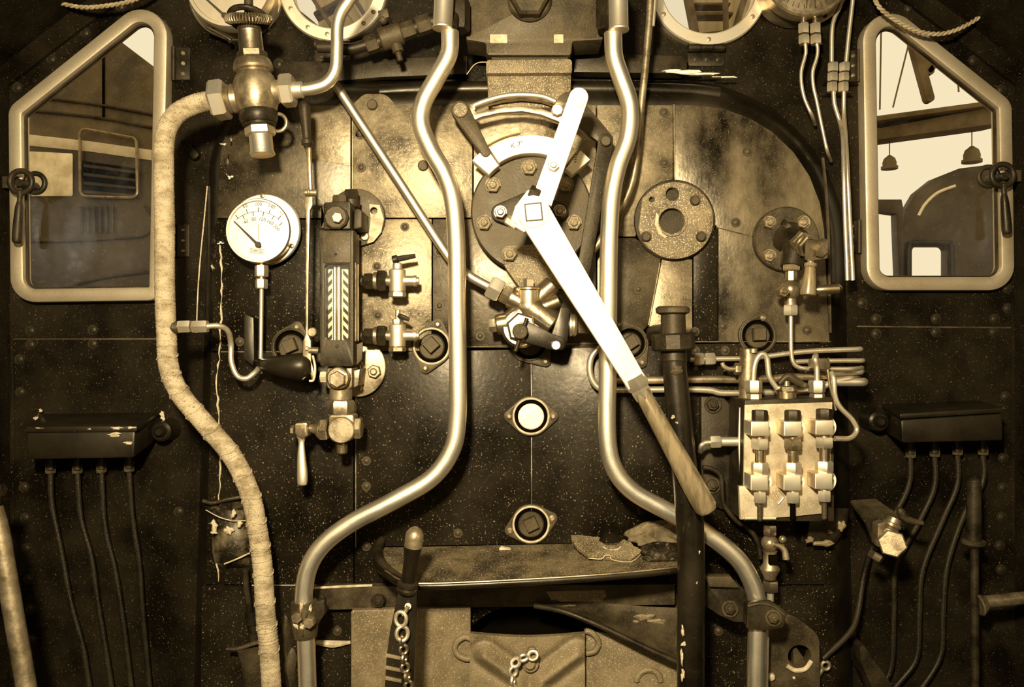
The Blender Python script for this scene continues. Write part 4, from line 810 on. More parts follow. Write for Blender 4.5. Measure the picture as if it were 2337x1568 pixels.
# ================================================================== REGULATOR
yr0 = -0.055; k = U(yr0)
RC = (1213, 481)
t = thing('regulator_housing', 'round dark regulator housing with hexagon nuts and a cream quadrant', 'regulator', (RC[0], RC[1], -0.01))
b = MB(); b.face_disc(1213, 484, yr0, -0.0045, 139, 4, 72); b.build('cover', IRON, t)
b = MB(); b.prism(rp([(1152, 560, 12), (1252, 556, 20), (1300, 600, 20), (1290, 660, 10), (1190, 664, 14), (1150, 606, 16)]), yr0-.008, -.0045, 3); b.build('bracket_foot', CAST, t)
n0 = None
for x, y in ((1125, 422), (1208, 382), (1292, 421), (1105, 508), (1310, 508), (1163, 579), (1262, 590)):
    yy = yr0-(.008 if y > 560 else 0)
    b = MB(); b.face_disc(x, y, yy-.004, yy, 19, 1, 24); b.face_nut(x, y, yy-.018, yy-.004, 17, 0.05, .5); b.build('cover_nut', CAST, t)
b = MB(); b.prism(hull(circ(1142, 485, 21, 24)+circ(1277, 483, 20, 24)+circ(1211, 483, 46, 40)), yr0-.022, yr0, 3); b.build('gland', DARKI, t)
for x, y in ((1142, 484), (1277, 482)):
    b = MB(); b.face_disc(x, y, yr0-.026, yr0-.022, 16, 1, 20); b.face_nut(x, y, yr0-.042, yr0-.026, 14, 0.2, .55); b.build('gland_nut', BRASSD, t)
b = MB(); b.rod(P(1217, 483, yr0-.02), P(1217, 483, yr0-.02)+Vector((0, -.13, 0)), 24*k); b.build('spindle', DARKI, t)
# quadrant
def arcband(r0, r1, a0, a1, n=28, c=RC): return circ(c[0], c[1], r1, n, a0, a1)+circ(c[0], c[1], r0, n, a1, a0)
yq0 = -.092
b = MB(); b.prism(arcband(132, 173, 53, 124), yq0, yr0-.0005, 2); q = b.build('quadrant', WHITEM, t)
b = MB(); b.prism(arcband(127, 178, 125.5, 139.5, 8), yq0-.006, yr0-.0005, 3); b.build('end_stop', CREAM, t)
b = MB(); b.prism(arcband(124, 178, 41, 51, 8), yq0-.006, yr0-.0005, 3); b.build('end_stop', CREAM, t)
b = MB(); text_into(b, 'K 7"', 1180, 331, yq0-.0002, 17, 0.22)
for i in range(4): b.bar((1311, 354+5.5*i), (1318-i, 352+5.5*i), .8, yq0-.0066, yq0-.0055, bev=0)
b.build('stamped_mark', IRON, q)
# slotted guide above, its eye bolt and the textured stop bar
t = thing('slotted_guide', 'curved slotted guide bracket arching over the regulator quadrant', 'bracket', (1170, 250, -.07)); ys = -.100
out = [(1072, 238), (1100, 226), (1140, 215), (1190, 210), (1235, 214), (1275, 226), (1300, 236), (1300, 290), (1270, 276), (1235, 262), (1190, 254), (1140, 258), (1100, 267), (1076, 277), (1070, 262)]
slot = [(1088, 246), (1110, 237), (1150, 228), (1190, 224), (1235, 228), (1264, 238), (1262, 256), (1235, 247), (1190, 241), (1150, 243), (1112, 251), (1090, 257), (1084, 252)]
b = MB(); b.prism(out, ys, ys+.022, 2.5, holes=[slot]); b.build('guide_bar', BRASSD, t)
b = MB(); b.tube(PP([(1082, 241), (1108, 231), (1148, 220), (1190, 216.5), (1236, 220), (1268, 232)], ys-.004), 6.5*U(ys), 12); b.build('rubbing_bar', STEELM, t)
b = MB(); b.bar((1050, 250), (1108, 346), 21, ys-.006, ys+.02, 11, 2); b.build('side_arm', IRON, t)
b = MB(); b.face_disc(1050, 250, ys-.014, ys-.006, 17, 2, 28); b.build('pivot_bolt', CAST, t)
b = MB(); b.prism(arcband(180, 194, 98, 130), ys-.004, ys+.018, 2); b.build('stop_bar', DIRT, t)
b = MB(); b.bar((1300, 238), (1384, 318), 30, ys+.004, ys+.02, 16, 2); b.build('side_arm', IRON, t)
b = MB(); b.face_disc(1272, 250, ys-.016, ys, 14, 2, 8); b.build('slot_bolt', STEELM, t)
b = MB(); b.rod(P(1050, 250, ys+.018), P(1050, 250, ys+.018)+Vector((0, -ys-.023, 0)), 12*k); b.rod(P(1330, 262, ys+.018), P(1330, 262, ys+.018)+Vector((0, -ys-.023, 0)), 12*k); b.build('stay', DARKI, t)
t = thing('link_bar', 'dark flat link bar running down beside the right tall pipe from the slotted guide', 'bar', (1360, 470, -.095))
b = MB(); b.bar((1383, 320), (1328, 640), 17, -.101, -.091, 15, 1.5); b.build('bar', DARKI, t)
b = MB(); b.face_disc(1383, 321, -.112, -.101, 12, 2, 22); b.rod(P(1383, 321, -.104), P(1383, 321, -.104)+Vector((0, .034, 0)), 8*k); b.build('pin', IRON, t)
b = MB(); b.rod(P(1330, 628, -.10), P(1330, 628, -.10)+Vector((0, .0955, 0)), 8*k); b.build('lower_pin', DARKI, t)
# the long handle
yh = -.31; kh = U(yh)
t = thing('regulator_lever', 'long white steel regulator handle slanting down right to a round varnished grip', 'lever', (1217, 483, yh))
b = MB(); b.bar((1217, 483), (1456, 878), 38, yh, yh+.016, 24, 3, True, False)
b.build('blade', WHITEM, t)
b = MB(); b.bar((1236, 462), (1321, 221), 24, yh+.012, yh+.028, 22, 2, False, True); b.build('upper_arm', WHITEM, t)
b = MB(); b.prism(rp([(1205, 432, 5), (1250, 452, 8), (1252, 500, 6), (1196, 530, 5), (1163, 510, 5), (1176, 470, 4)]), yh+.010, yh+.045, 3); b.build('clamp_boss', WHITEM, t)
b = MB(); b.face_disc(1217, 484, yh-.005, yh, 36, 2.5, 40); b.build('boss_face', CREAM, t)
b = MB(); b.prism(rp([(1199, 468, 2), (1233, 464, 2), (1237, 500, 2), (1203, 503, 2)]), yh-.009, yh+.02, 1.5); b.lathe(P(1216, 486, yh-.009), (0, -1, 0), [(0, 3*kh), (.0006, 3*kh)], 12); b.build('square_spindle_end', CREAM, t)
b = MB(); b.prism([(1196, 465), (1236, 461), (1240, 503), (1200, 506)], yh-.0056, yh, 0); b.build('square_socket', INK, t)
b = MB(); b.rod(P(1217, 483, yh+.04), P(1217, 483, yr0-.17), 24*kh); b.build('hub', DARKI, t)
b = MB(); b.nut(P(1208, 437, yh+.02), P(1231, 447, yh+.02), 17*kh, .2); b.rod(P(1228, 445, yh+.02), P(1240, 424, yh+.02), 8*kh); b.build('clamp_bolt', DARKI, t)
b = MB(); b.nut(P(1156, 500, yh+.02), P(1180, 516, yh+.02), 12*kh, .2); b.build('clamp_nut', STEELM, t)
b = MB(); b.face_disc(1263, 377, yh+.010, yh+.014, 15, 1, 24); b.face_nut(1263, 377, yh+.002, yh+.012, 13.5, .3, .55); b.build('arm_bolt', STEELM, t)
b = MB(); b.face_disc(1321, 230, yh+.008, yh+.013, 14, 2, 24); b.build('rivet', CREAM, t)
A, B_ = P(1458, 882, yh+.006), P(1618, 1172, yh-.01); ax = B_-A; L = ax.length
b = MB(); b.lathe(P(1446, 862, yh+.006), ax, [(0, 25*kh), (.012, 27*kh), (.024, 25*kh), (.028, 21*kh), (.032, 22*kh), (.05, 20*kh)], 4, .0, sx=1.0); b.build('collar', STEELM, t)
b = MB(); b.lathe(A, ax, [(.012, 17*kh), (.02, 18.5*kh), (L*.3, 21*kh), (L*.6, 24*kh), (L*.86, 26.5*kh), (L*.95, 26*kh), (L*.985, 20*kh), (L, 8*kh)], 28); b.build('grip', WOODG, t)
# ------------------------------------------------------------------ brass valve cluster under the regulator
yc = -.10; k = U(yc)
t = thing('valve_cluster', 'polished brass cross valve cluster with a black lever under the regulator', 'valve', (1205, 710, yc))
C0 = P(1207, 700, yc)
b = MB(); b.sphere(C0, 34*k, 24); b.rod(C0, P(1207, 660, yc), 33*k); b.lathe(C0, P(1160, 676, yc)-C0, [(0, 26*k), (.05, 25*k)], 24); b.rod(C0, P(1262, 650, yc+.005), 25*k, 24*k); b.rod(C0, P(1158, 738, yc), 27*k, 24*k); b.rod(C0, P(1262, 742, yc), 34*k, 33*k); b.rod(P(1230, 705, yc-.01), P(1276, 686, yc-.01), 18*k, 15*k)
b.build('body', BRASS, t)
b = MB(); b.rod(P(1207, 664, yc), P(1207, 656, yc), 36*k); b.build('top_flange', BRASS, t)
b = MB(); b.nut(P(1206, 658, yc), P(1206, 636, yc), 12*k, .3, 4); b.build('top_plug', STEEL, t)
b = MB(); b.nut(P(1168, 680, yc), P(1146, 668, yc), 23*k, 0.1); b.build('reducer', BRASSD, t)
b = MB(); b.nut(P(1144, 667, yc), P(1116, 652, yc), 28*k, 0.1); b.build('union_nut', STEELM, t)
b = MB(); b.rod(P(1160, 737, yc), P(1132, 742, yc), 25*k, 23*k); b.build('side_boss', BRASS, t)
b = MB(); b.nut(P(1134, 742, yc), P(1116, 744, yc), 15*k, .2, 4); b.build('side_plug', STEEL, t)
F = P(1190, 748, yc-.02)
b = MB(); b.lathe(F+Vector((0, .03, 0)), (0, -1, 0), [(0, 46*k), (.024, 46*k), (.030, 42*k), (.034, 40*k)], 36); b.build('front_flange', BRASS, t)
b = MB(); b.lathe(F+Vector((0, -.002, 0)), (0, -1, 0), [(0, 36*k), (.014, 35*k), (.018, 30*k)], 6, .3); b.build('front_hexagon', BRASS, t)
b = MB(); b.rod(F+Vector((-.002, -.012, -.004)), F+Vector((-.004, -.062, -.010)), 17*k); b.build('spindle_end', IRON, t)
b = MB(); b.rod(P(1203, 726, yc-.062), P(1176, 802, yc-.062), 4.6*k); b.build('cross_pin', DARKI, t)
b = MB(); b.prism(rp([(1196, 730, 10), (1212, 737, 4), (1262, 762, 4), (1290, 772, 12), (1288, 800, 12), (1258, 798, 6), (1200, 782, 6)]), yc-.055, yc-.043, 2); b.build('lever', BLACK, t)
b = MB(); b.prism(rp([(1280, 700, 2), (1300, 704, 3), (1297, 770, 4), (1286, 800, 4), (1262, 796, 3), (1256, 770, 2)]), yc-.042, yc+.0, 2); b.build('lever_fork', BLACK, t)
b = MB(); b.face_disc(1269, 788, yc-.062, yc-.053, 11, 2, 24); b.build('fork_bolt', STEEL, t)
b = MB(); b.rod(P(1296, 742, yc), P(1310, 742, yc), 22*k); b.lathe(P(1299, 742, yc), (1, 0, 0), [(0, 26*k), (.004, 27*k), (.008, 24*k)], 24); b.rod(P(1308, 742, yc), P(1316, 742, yc), 27*k, 24*k); b.build('end_gland', STEEL, t)
b = MB(); b.nut(P(1314, 744, yc+.02), P(1345, 744, yc+.02), 20*k, .1); b.rod(P(1342, 744, yc+.02), P(1375, 744, yc+.03), 12*k); b.build('outlet_nut', BRASSD, t)
b = MB(); b.rod(C0+Vector((0, .01, 0)), C0+Vector((0, .0955, 0)), 30*k); b.build('mounting_stub', DARKI, t)
# ------------------------------------------------------------------ open flange right of the right tall pipe
t = thing('blank_flange', 'large worn round flange with an open centre hole right of the tall pipes', 'flange', (1540, 503, -.003))
edge = [p for p in circ(1541, 503, 88, 56) if p[0] > 1462]
b = MB(); b.prism(hull(edge+[(1466, 452), (1457, 520)]), -.028, -.005, 2.5, holes=[circ(1534, 504, 29, 36), circ(1535, 443, 15, 24), circ(1488, 455, 6, 14)]); b.build('plate', CAST, t)
b = MB(); b.face_disc(1540, 503, -.010, -.0048, 93, 2, 56); b.build('gasket', DARKI, t)
b = MB(); b.ring(1534, 504, -.031, -.024, 36, 29, 1.5, 40); b.build('raised_rim', CAST, t)
b = MB(); b.prism([(1498, 484), (1504, 492), (1502, 512), (1512, 532), (1524, 540), (1518, 544), (1503, 534), (1494, 512)], -.0318, -.026, 1); b.build('chipped_scale', DIRT, t)
for x, y in ((1587, 457), (1475, 540), (1601, 540)):
    b = MB(); b.face_disc(x, y, -.040, -.028, 10, 2, 20); b.face_disc(x, y, -.030, -.027, 13, .5, 20); b.build('stud', IRON, t)
# ------------------------------------------------------------------ flanged steam cock on the right
t = thing('flanged_cock', 'flanged brown cock with a turned hanging handle near the right shoulder', 'cock', (1796, 545, -.003))
b = MB(); b.face_disc(1796, 545, -.026, -.0045, 74, 3, 56); b.build('flange', IRON, t)
for x, y in ((1757, 508), (1834, 507), (1757, 584)):
    b = MB(); b.face_disc(x, y, -.028, -.026, 16, .5, 20); b.face_nut(x, y, -.040, -.028, 14, .3, .55); b.build('flange_nut', BRASSD, t)
A = P(1800, 545, -.026); B_ = P(1866, 571, -.155); ax = (B_-A); L = ax.length; k = U(-.08)
b = MB(); b.lathe(A, ax, [(0, 40*k), (.012, 32*k), (.03, 30*k), (.045, 31*k), (.055, 26*k)], 28); b.tube([P(1798, 522, -.03), P(1806, 512, -.035)], 22*k, 14); b.tube([A+ax*.25, P(1806, 610, -.075)], [30*k, 24*k], 20); b.build('body', DARKI, t)
b = MB(); b.nut(A+ax*.42, A+ax*.56, 30*k, .2); b.build('gland_hexagon', BRASSD, t)
b = MB(); b.rod(A+ax*.55, A+ax*.66, 25*k); b.nut(A+ax*.64, A+ax*.76, 26*k, .1); b.build('gland_hexagon', BRASSD, t)
b = MB(); b.rod(A+ax*.74, A+ax*.90, 19*k); b.build('spindle', DARKI, t)
b = MB(); b.lathe(A+ax*.86, ax, [(0, 28*k), (.004, 30*k), (.024, 30*k), (.028, 27*k)], 4, .62); b.nut(A+ax*1.04, A+ax*1.13, 14*k, .2); b.build('handle_boss', BRASSD, t)
h0 = P(1850, 596, -.15); h1 = P(1844, 676, -.155); kk = U(-.15)
b = MB(); b.lathe(h0, h1-h0, [(-.004, 7*kk), (.004, 7*kk), (.005, 13*kk), (.012, 14*kk), (.016, 11*kk), (.03, 12.5*kk), (.075, 18*kk), (.080, 17*kk), (.080, 4*kk)], 24); b.build('handle', WOODG, t)
kq = U(-.075)
b = MB(); b.nut(P(1806, 603, -.075), P(1806, 619, -.075), 21*kq, .2); b.build('neck_nut', BRASSD, t)
b = MB(); b.rod(P(1806, 618, -.075), P(1806, 642, -.075), 14*kq, seg=8); b.sphere(P(1804, 662, -.075), 24*kq, 22); b.rod(P(1804, 680, -.075), P(1804, 698, -.075), 13*kq); b.build('drain_body', BRASSD, t)
b = MB(); b.face_nut(1790, 665, -.12, -.095, 13, .3, .5); b.build('side_nut', BRASSD, t)
b = MB(); b.lathe(P(1826, 664, -.10), P(1915, 659, -.11)-P(1826, 664, -.10), [(0, 6*kq), (.03, 6*kq), (.036, 9*kq), (.06, 11*kq), (.088, 11*kq), (.094, 7*kq), (.097, 2*kq)], 18); b.build('side_handle', BRASS, t)
b = MB(); b.nut(P(1804, 696, -.075), P(1804, 720, -.075), 17*kq, .25); b.build('union_nut', STEELM, t)
b = MB(); b.tube(PP([(1805, 718), (1805, 770), (1806, 805), (1810, 826), (1822, 838), (1850, 842), (1900, 842), (1945, 842)], -.075)+[P(1966, 840, -.05), P(1966, 839, -.03)], 5*kq, 12, 8); b.build('drain_pipe', COPPER, t)
# ================================================================== RIGHT SIDE
# black column pipe
yk = -.238; k = U(yk)
t = thing('stand_pipe', 'thick chipped black pipe standing between regulator grip and lubricator block', 'pipe', (1575, 1300, yk))
b = MB(); b.tube(PP([(1538, 820), (1545, 900), (1558, 1040), (1572, 1160), (1577, 1260), (1577, 1380), (1576, 1640)], yk), [27*k, 28*k, 30*k, 31*k, 31*k, 31*k, 31*k], 28); b.build('tube', BLACK, t)
b = MB(); b.rod(P(1536, 715, yk+.02), P(1538, 830, yk), 28*k, 30*k); b.build('neck', DARKI, t)
b = MB(); b.lathe(P(1535, 718, yk+.02), (0, 0, 1), [(0, 30*k), (.004, 38*k), (.014, 39*k), (.018, 34*k), (.019, 10*k)], 32); b.build('top_flange', IRON, t)
b = MB(); ax = Vector((-.05, 0, 1)); b.lathe(P(1537, 800, yk), ax, [(0, 44*k), (.004, 49*k), (.034, 49*k), (.038, 45*k), (.038, 28*k)], 10, .2); b.build('collar', DARKI, t)
b = MB(); b.tube([P(1537, 760, yk), P(1537, 760, yk)+Vector((0, -yk-.005, 0))], 24*k, 18, n=1); b.build('back_stub', DARKI, t)
for (x, y, w, h) in ((1558, 1440, 3, 14), (1556, 1500, 3, 20), (1560, 1470, 5, 5), (1558, 1540, 4, 14), (1545, 965, 3, 3), (1536, 952, 4, 5), (1560, 1050, 4, 12), (1566, 1075, 3, 14), (1572, 1200, 3, 8), (1560, 1210, 2, 8), (1596, 1260, 1.5, 4), (1590, 1330, 2, 3), (1545, 845, 14, 10)):
    blob(P(x, y, yk-.0275), w*k, h*k, .004).build('paint_chip', DIRT if y > 1400 or h < 6 else IRON, t)
# lubricator block
yb0 = -.165; k = U(yb0)
t = thing('lubricator', 'pale metal lubricator block with three columns of hexagon sight fittings', 'lubricator', (1800, 1050, yb0+.05))
b = MB(); b.prism([(1700, 914), (1903, 908), (1904, 1190), (1698, 1190)], yb0+.004, -.03, 2); b.build('body', DARKI, t)
b = MB(); b.prism([(1700, 924), (1900, 918), (1895, 1109), (1697, 1110)], yb0, yb0+.006, 1); b.build('front_plate', PLATE, t)
b = MB(); b.prism([(1687, 1110), (1874, 1108), (1876, 1172), (1800, 1180), (1690, 1186)], yb0-.004, yb0+.008, 1); b.build('lower_plate', PLATE, t)
b = MB(); b.tube(PP([(1700, 1183), (1770, 1183)], yb0-.008), 4*k, 8); b.tube(PP([(1776, 1118), (1788, 1134), (1776, 1150)], yb0-.006), 1.6*k, 6); b.build('edge_rod', STEELM, t)
b = MB(); b.tube([P(1690, 930, -.12), P(1688, 1010, -.12), P(1692, 1100, -.12)], 4*k, 8); b.build('edge_bead', STEELM, t)
for ci, (x, dy) in enumerate(((1734, 0), (1809, 0), (1881, -3))):
    yy = yb0-.030; kk = U(yy); seg = lambda y: P(x, y+dy, yy)
    m1, m2 = (STEELM, STEELM) if ci != 1 else (BRASSD, STEELM)
    b = MB(); b.nut(seg(964), seg(936), 18*kk, .3); b.build('cap', DARKI, t)
    b = MB(); b.prism(rp([(x-20, 962+dy, 3), (x+22, 962+dy, 3), (x+22, 996+dy, 3), (x-20, 996+dy, 3)]), yy-.02, yb0+.002, 2); b.build('upper_elbow', STEELM, t)
    b = MB(); b.nut(seg(1000), seg(1025), 21*kk, .15); b.build('hexagon', m1 if ci != 2 else STEEL, t)
    b = MB(); b.rod(seg(994), seg(1060), 11*kk); b.build('sight_tube', BRASS if ci != 1 else BRASSD, t)
    b = MB(); b.nut(seg(1055), seg(1081), 20*kk, .5); b.build('hexagon', m2, t)
    b = MB(); b.rod(seg(1078), seg(1086), 14*kk); b.build('thread', DARKI, t)
    b = MB(); b.prism(rp([(x-21, 1084+dy, 3), (x+20, 1084+dy, 3), (x+20, 1120+dy, 3), (x-21, 1120+dy, 3)]), yy-.02, yb0+.002, 2); b.build('lower_elbow', STEELM, t)
    b = MB(); b.rod(seg(1118), seg(1126), 8*kk); b.nut(seg(1122), seg(1147), 15*kk, .2); b.build('small_hexagon', STEELM, t)
    b = MB(); b.rod(seg(1146), seg(1182), 6*kk); b.sphere(seg(1184), 6.5*kk, 12); b.build('stem', (IRON, VOID, IRON)[ci], t)
    b = MB(); b.ring(x, 978+dy, yb0-.002, yb0, 28, 22, .5, 30); b.ring(x, 1100+dy, yb0-.002, yb0, 28, 22, .5, 30); b.build('seat_ring', WHITEM, t)
# fittings on top of the block
yt0 = yb0+.04; kt = U(yt0)
for x, m_ in ((1720, STEELM), (1864, STEEL)):
    b = MB(); b.nut(P(x, 896, yt0), P(x, 868, yt0), 19*kt, .2); b.build('top_union_nut', STEELM, t)
    b = MB(); b.nut(P(x+1, 912, yt0), P(x+1, 898, yt0), 17*kt, .2); b.rod(P(x+1, 924, yt0), P(x+1, 908, yt0), 14*kt); b.build('top_adapter', m_, t)
b = MB(); b.nut(P(1795, 894, yt0), P(1795, 880, yt0), 24*kt, .2); b.rod(P(1795, 922, yt0), P(1795, 893, yt0), 22*kt); b.rod(P(1795, 882, yt0), P(1795, 868, yt0), 9*kt); b.build('filler_plug', BRASS, t)
b = MB(); b.tube(PP([(1778, 876), (1797, 859), (1815, 868), (1838, 882)], yt0-.005), [5*kt, 8*kt, 9*kt, 7*kt], 12, 5); b.sphere(P(1837, 880, yt0-.007), 8*kt, 12); b.build('plug_handle', IRON, t)
b = MB(); b.tube(PP([(1719, 870), (1721, 840), (1728, 818), (1740, 808), (1750, 818), (1753, 840), (1757, 862), (1774, 888)], yt0), 6.5*kt, 14); b.build('arched_pipe', COPPER, t)
b = MB(); b.tube(PP([(1865, 870, yt0), (1864, 838, yt0), (1860, 818, yt0), (1862, 812, yt0+.03), (1862, 816, yt0+.06)]), 6.5*kt, 14); b.build('arched_pipe', COPPER, t)
b = MB(); b.nut(P(1848, 830, -.10), P(1890, 832, -.10), 14*kt, .2); b.build('cross_union', BRASSD, t)
b = MB(); b.tube(PP([(1898, 850, -.16), (1903, 868, -.17), (1906, 905, -.17), (1918, 930, -.17), (1945, 958, -.17), (1955, 982, -.17), (1940, 1000, -.18), (1905, 1001, -.19)]), 6*U(-.17), 14); b.build('looped_pipe', COPPER, t)
b = MB(); b.tube(PP([(1889, 843), (1894, 880), (1902, 912), (1908, 936)], -.155), 3*kt, 8); b.build('seal_wire', BRASSD, t)
ys_ = -.11; ks = U(ys_)
b = MB(); b.nut(P(1620, 1009, ys_), P(1644, 1008, ys_), 15*ks, .1); b.rod(P(1644, 1008, ys_), P(1690, 1008, ys_), 11*ks); b.build('side_union', STEELM, t)
b = MB(); b.tube(PP([(1598, 1030, ys_+.02), (1600, 1018, ys_), (1608, 1011, ys_), (1624, 1009, ys_)]), 5.5*ks, 12); b.build('side_pipe', COPPER, t)
b = MB(); b.rod(P(1708, 795, -.08), P(1706, 925, -.08), 20*U(-.08), 21*U(-.08)); b.build('rear_post', BRASSD, t)
b = MB(); b.nut(P(1676, 842, -.09), P(1690, 842, -.09), 14*U(-.09)); b.tube(PP([(1682, 842), (1664, 842), (1652, 836), (1648, 828)], -.09), 5*U(-.09), 10); b.rod(P(1719, 806, -.10), P(1719, 795, -.10), 9*U(-.1)); b.build('rear_union', BRASSD, t)
b = MB(); b.rod(P(1800, 1080, -.03), P(1800, 1080, -.03)+Vector((0, .025, 0)), .05); b.build('mounting_boss', DARKI, t)
# cock under the block
yd2 = -.12; k = U(yd2)
t = thing('drain_cock', 'small bronze drain cock under the lubricator block', 'cock', (1757, 1270, yd2))
def sg(y): return P(1757, y, yd2)
b = MB(); b.nut(sg(1198), sg(1222), 16*k, .2); b.build('top_nut', BRASS, t)
b = MB(); b.sphere(sg(1240), 20*k, 20); b.lathe(sg(1256), (0, 0, -1), [(0, 17*k), (.005, 15*k), (.03, 15*k), (.042, 22*k), (.046, 22*k), (.06, 15*k), (.068, 13*k)], 24); b.build('body', BRASSD, t)
b = MB(); b.prism(rp([(1756, 1268, 2), (1776, 1268, 2), (1776, 1290, 2), (1756, 1290, 2)]), yd2-.022, yd2-.013, 1); b.build('port', VOID, t)
b = MB(); b.tube(PP([(1766, 1242), (1782, 1248), (1791, 1258), (1794, 1276)], yd2-.022), [5*k, 6*k, 7*k, 8*k], 12); b.sphere(P(1786, 1231, yd2-.02), 9*k, 12); b.rod(P(1757, 1243, yd2), P(1790, 1248, yd2-.02), 6*k); b.build('handle', BRASSD, t)
b = MB(); b.nut(P(1758, 1325, yd2), P(1758, 1349, yd2), 19*k, .2); b.build('bottom_nut', BRASS, t)
b = MB(); b.tube(PP([(1758, 1345), (1757, 1380), (1748, 1440), (1744, 1640)], yd2), 8*k, 14); b.build('outlet_pipe', COPPER, t)
b = MB(); b.tube(PP([(1604, 1066), (1624, 1070), (1644, 1085), (1648, 1112), (1652, 1150), (1680, 1188), (1712, 1210), (1730, 1240), (1736, 1275)], -.07), 5.5*U(-.07), 12)
tag(b.build('drain_pipe', DARKI), 'thin dark pipe curling down behind the lubricator block to the drain cock', 'pipe')
# bracket behind with bolts
t = thing('mounting_bracket', 'dark bracket plate with two bolts between the black column and the lubricator block', 'bracket', (1630, 1000, -.02))
b = MB(); b.prism(rp([(1600, 905, 4), (1650, 905, 16), (1690, 950, 10), (1690, 1180, 4), (1640, 1160, 10), (1600, 1150, 4)]), -.026, -.0045, 2); b.build('plate', DARKI, t)
for x, y in ((1628, 924), (1627, 1108)):
    b = MB(); b.face_disc(x, y, -.032, -.026, 20, 2, 24); b.face_nut(x, y, -.046, -.032, 14, .2, .5); b.build('bolt', IRON, t)
# long horizontal pipes
def hpipe(lab, pts, r, m, y=-.05, nuts=()):
    t = thing('feed_pipe', lab, 'pipe', (pts[0][0], pts[0][1], y), 'pipes running to the right edge of the boiler')
    q = PP(pts, y); e = pts[-1]; q += [P(e[0]+5, e[1], y+.012), P(e[0]+4, e[1], y+.028)]
    b = MB(); b.tube(q, r*U(y), 14, 7); b.build('tube', m, t)
    for a, c, rr in nuts: MB().nut(P(*a, y), P(*c, y), rr*U(y), .2).build('union_nut', STEELM, t)
hpipe('topmost feed pipe with two bright nuts beside the column collar', [(1575, 820), (1640, 819), (1700, 818), (1760, 812), (1830, 803), (1900, 799), (1958, 797)], 6, COPPER, -.05, (((1584, 820), (1605, 820), 15), ((1608, 820), (1631, 819), 15)))
hpipe('short feed pipe just above the lubricator cross union', [(1815, 826), (1860, 824), (1960, 823)], 5.5, COPPER, -.045)
hpipe('bright feed pipe just below the lubricator cross union', [(1885, 851), (1920, 850), (1960, 848)], 7, COPPER, -.05)
hpipe('thick rounded feed pipe end level with the lubricator top', [(1905, 872), (1935, 872), (1966, 872)], 10, STEELM, -.04)
hpipe('long dark feed pipe running behind the black column', [(1405, 868), (1500, 868), (1600, 866), (1720, 866), (1830, 860), (1900, 858), (1950, 856)], 9, BRASSD, -.032)
hpipe('long bright feed pipe with an S bend left of the right tall pipe', [(1368, 792), (1350, 815), (1346, 845), (1354, 872), (1374, 888), (1420, 890), (1560, 889), (1620, 891), (1650, 897), (1740, 896), (1830, 893), (1870, 886), (1900, 872), (1940, 864)], 7.5, COPPER, -.042)
# clamp on the right tall pipe
t = thing('pipe_clamp', 'dark iron clamp with bolts holding the right tall pipe near the bottom', 'clamp', (1735, 1400, -.17)); y = -.165; k = U(y)
b = MB(); b.lathe(P(1728, 1376, y), Vector((-.02, 0, -1)), [(0, 22*k), (0, 30*k), (.046, 30*k), (.05, 26*k), (.05, 22*k)], 26); b.build('band', DARKI, t)
b = MB(); b.prism(rp([(1706, 1374, 8), (1760, 1372, 14), (1796, 1396, 14), (1790, 1434, 12), (1740, 1440, 6), (1704, 1436, 4)]), y-.032, y-.022, 3); b.build('strap', DARKI, t)
b = MB(); b.tube(PP([(1706, 1384), (1735, 1378), (1765, 1384), (1790, 1404)], y-.034), 2.5*k, 8); b.build('strap_edge', IRON, t)
b = MB(); b.prism(rp([(1600, 1318, 2), (1670, 1318, 20), (1706, 1352, 8), (1706, 1420, 4), (1676, 1420, 8), (1640, 1404, 10), (1600, 1376, 2)]), y+.01, y+.03, 3); b.build('arm', DARKI, t)
b = MB(); b.prism([(1608, 1316), (1668, 1316), (1688, 1342), (1620, 1340)], y-.01, y+.012, 2); b.rod(P(1640, 1350, y+.025), P(1640, 1350, y+.025)+Vector((0, -y-.03, 0)), .016); b.build('arm_web', IRON, t)
for x, yy, d in ((1667, 1391, y+.008), (1767, 1412, y-.032)): b = MB(); b.face_disc(x, yy, d-.004, d, 20, 2, 24); b.face_nut(x, yy, d-.018, d-.004, 13, .2, .5); b.build('bolt', IRON, t)
# bracket and cock far right
t = thing('cylinder_cock', 'bronze cock with a large hexagon face on a dark bracket right of the lubricator', 'cock', (2030, 1230, -.08)); y = -.10; k = U(y)
b = MB(); F = [P(1942, 1142, .012), P(1998, 1138, .03), P(2052, 1176, -.06), P(2048, 1184, -.06), P(1972, 1184, -.06)]; b.rings([F, [p+Vector((0, 0, -.008)) for p in F]]); b.build('bracket_top', IRON, t)
b = MB(); b.prism([(1972, 1184), (2050, 1184), (2040, 1250), (2000, 1256), (1985, 1215)], -.062, -.05, 2); b.rod(P(2014, 1176, -.03), P(2012, 1172, .118), .014); b.build('bracket_plate', DARKI, t)
b = MB(); a, c = P(2042, 1182, y), P(2003, 1268, y); b.lathe(a, c-a, [(0, 16*k), (.012, 17*k), (.014, 21*k), (.020, 21*k), (.024, 17*k), (.03, 22*k), (.07, 22*k), (.078, 17*k)], 22); b.build('body', BRASSD, t)
b = MB(); b.nut(P(2003, 1262, y), P(1994, 1277, y), 17*k, .3); b.build('bottom_nut', BRASS, t)
b = MB(); b.rod(P(2030, 1235, y), P(2036, 1240, y-.045), 26*k); b.nut(P(2036, 1240, y-.04), P(2037, 1241, y-.055), 31*k, .2); b.build('hexagon_face', BRASSD, t)
b = MB(); b.prism(rp([(2004, 1196, 4), (2024, 1190, 4), (2016, 1240, 4), (2002, 1250, 4)]), y-.01, y+.02, 2); b.build('side_lug', BRASSD, t)
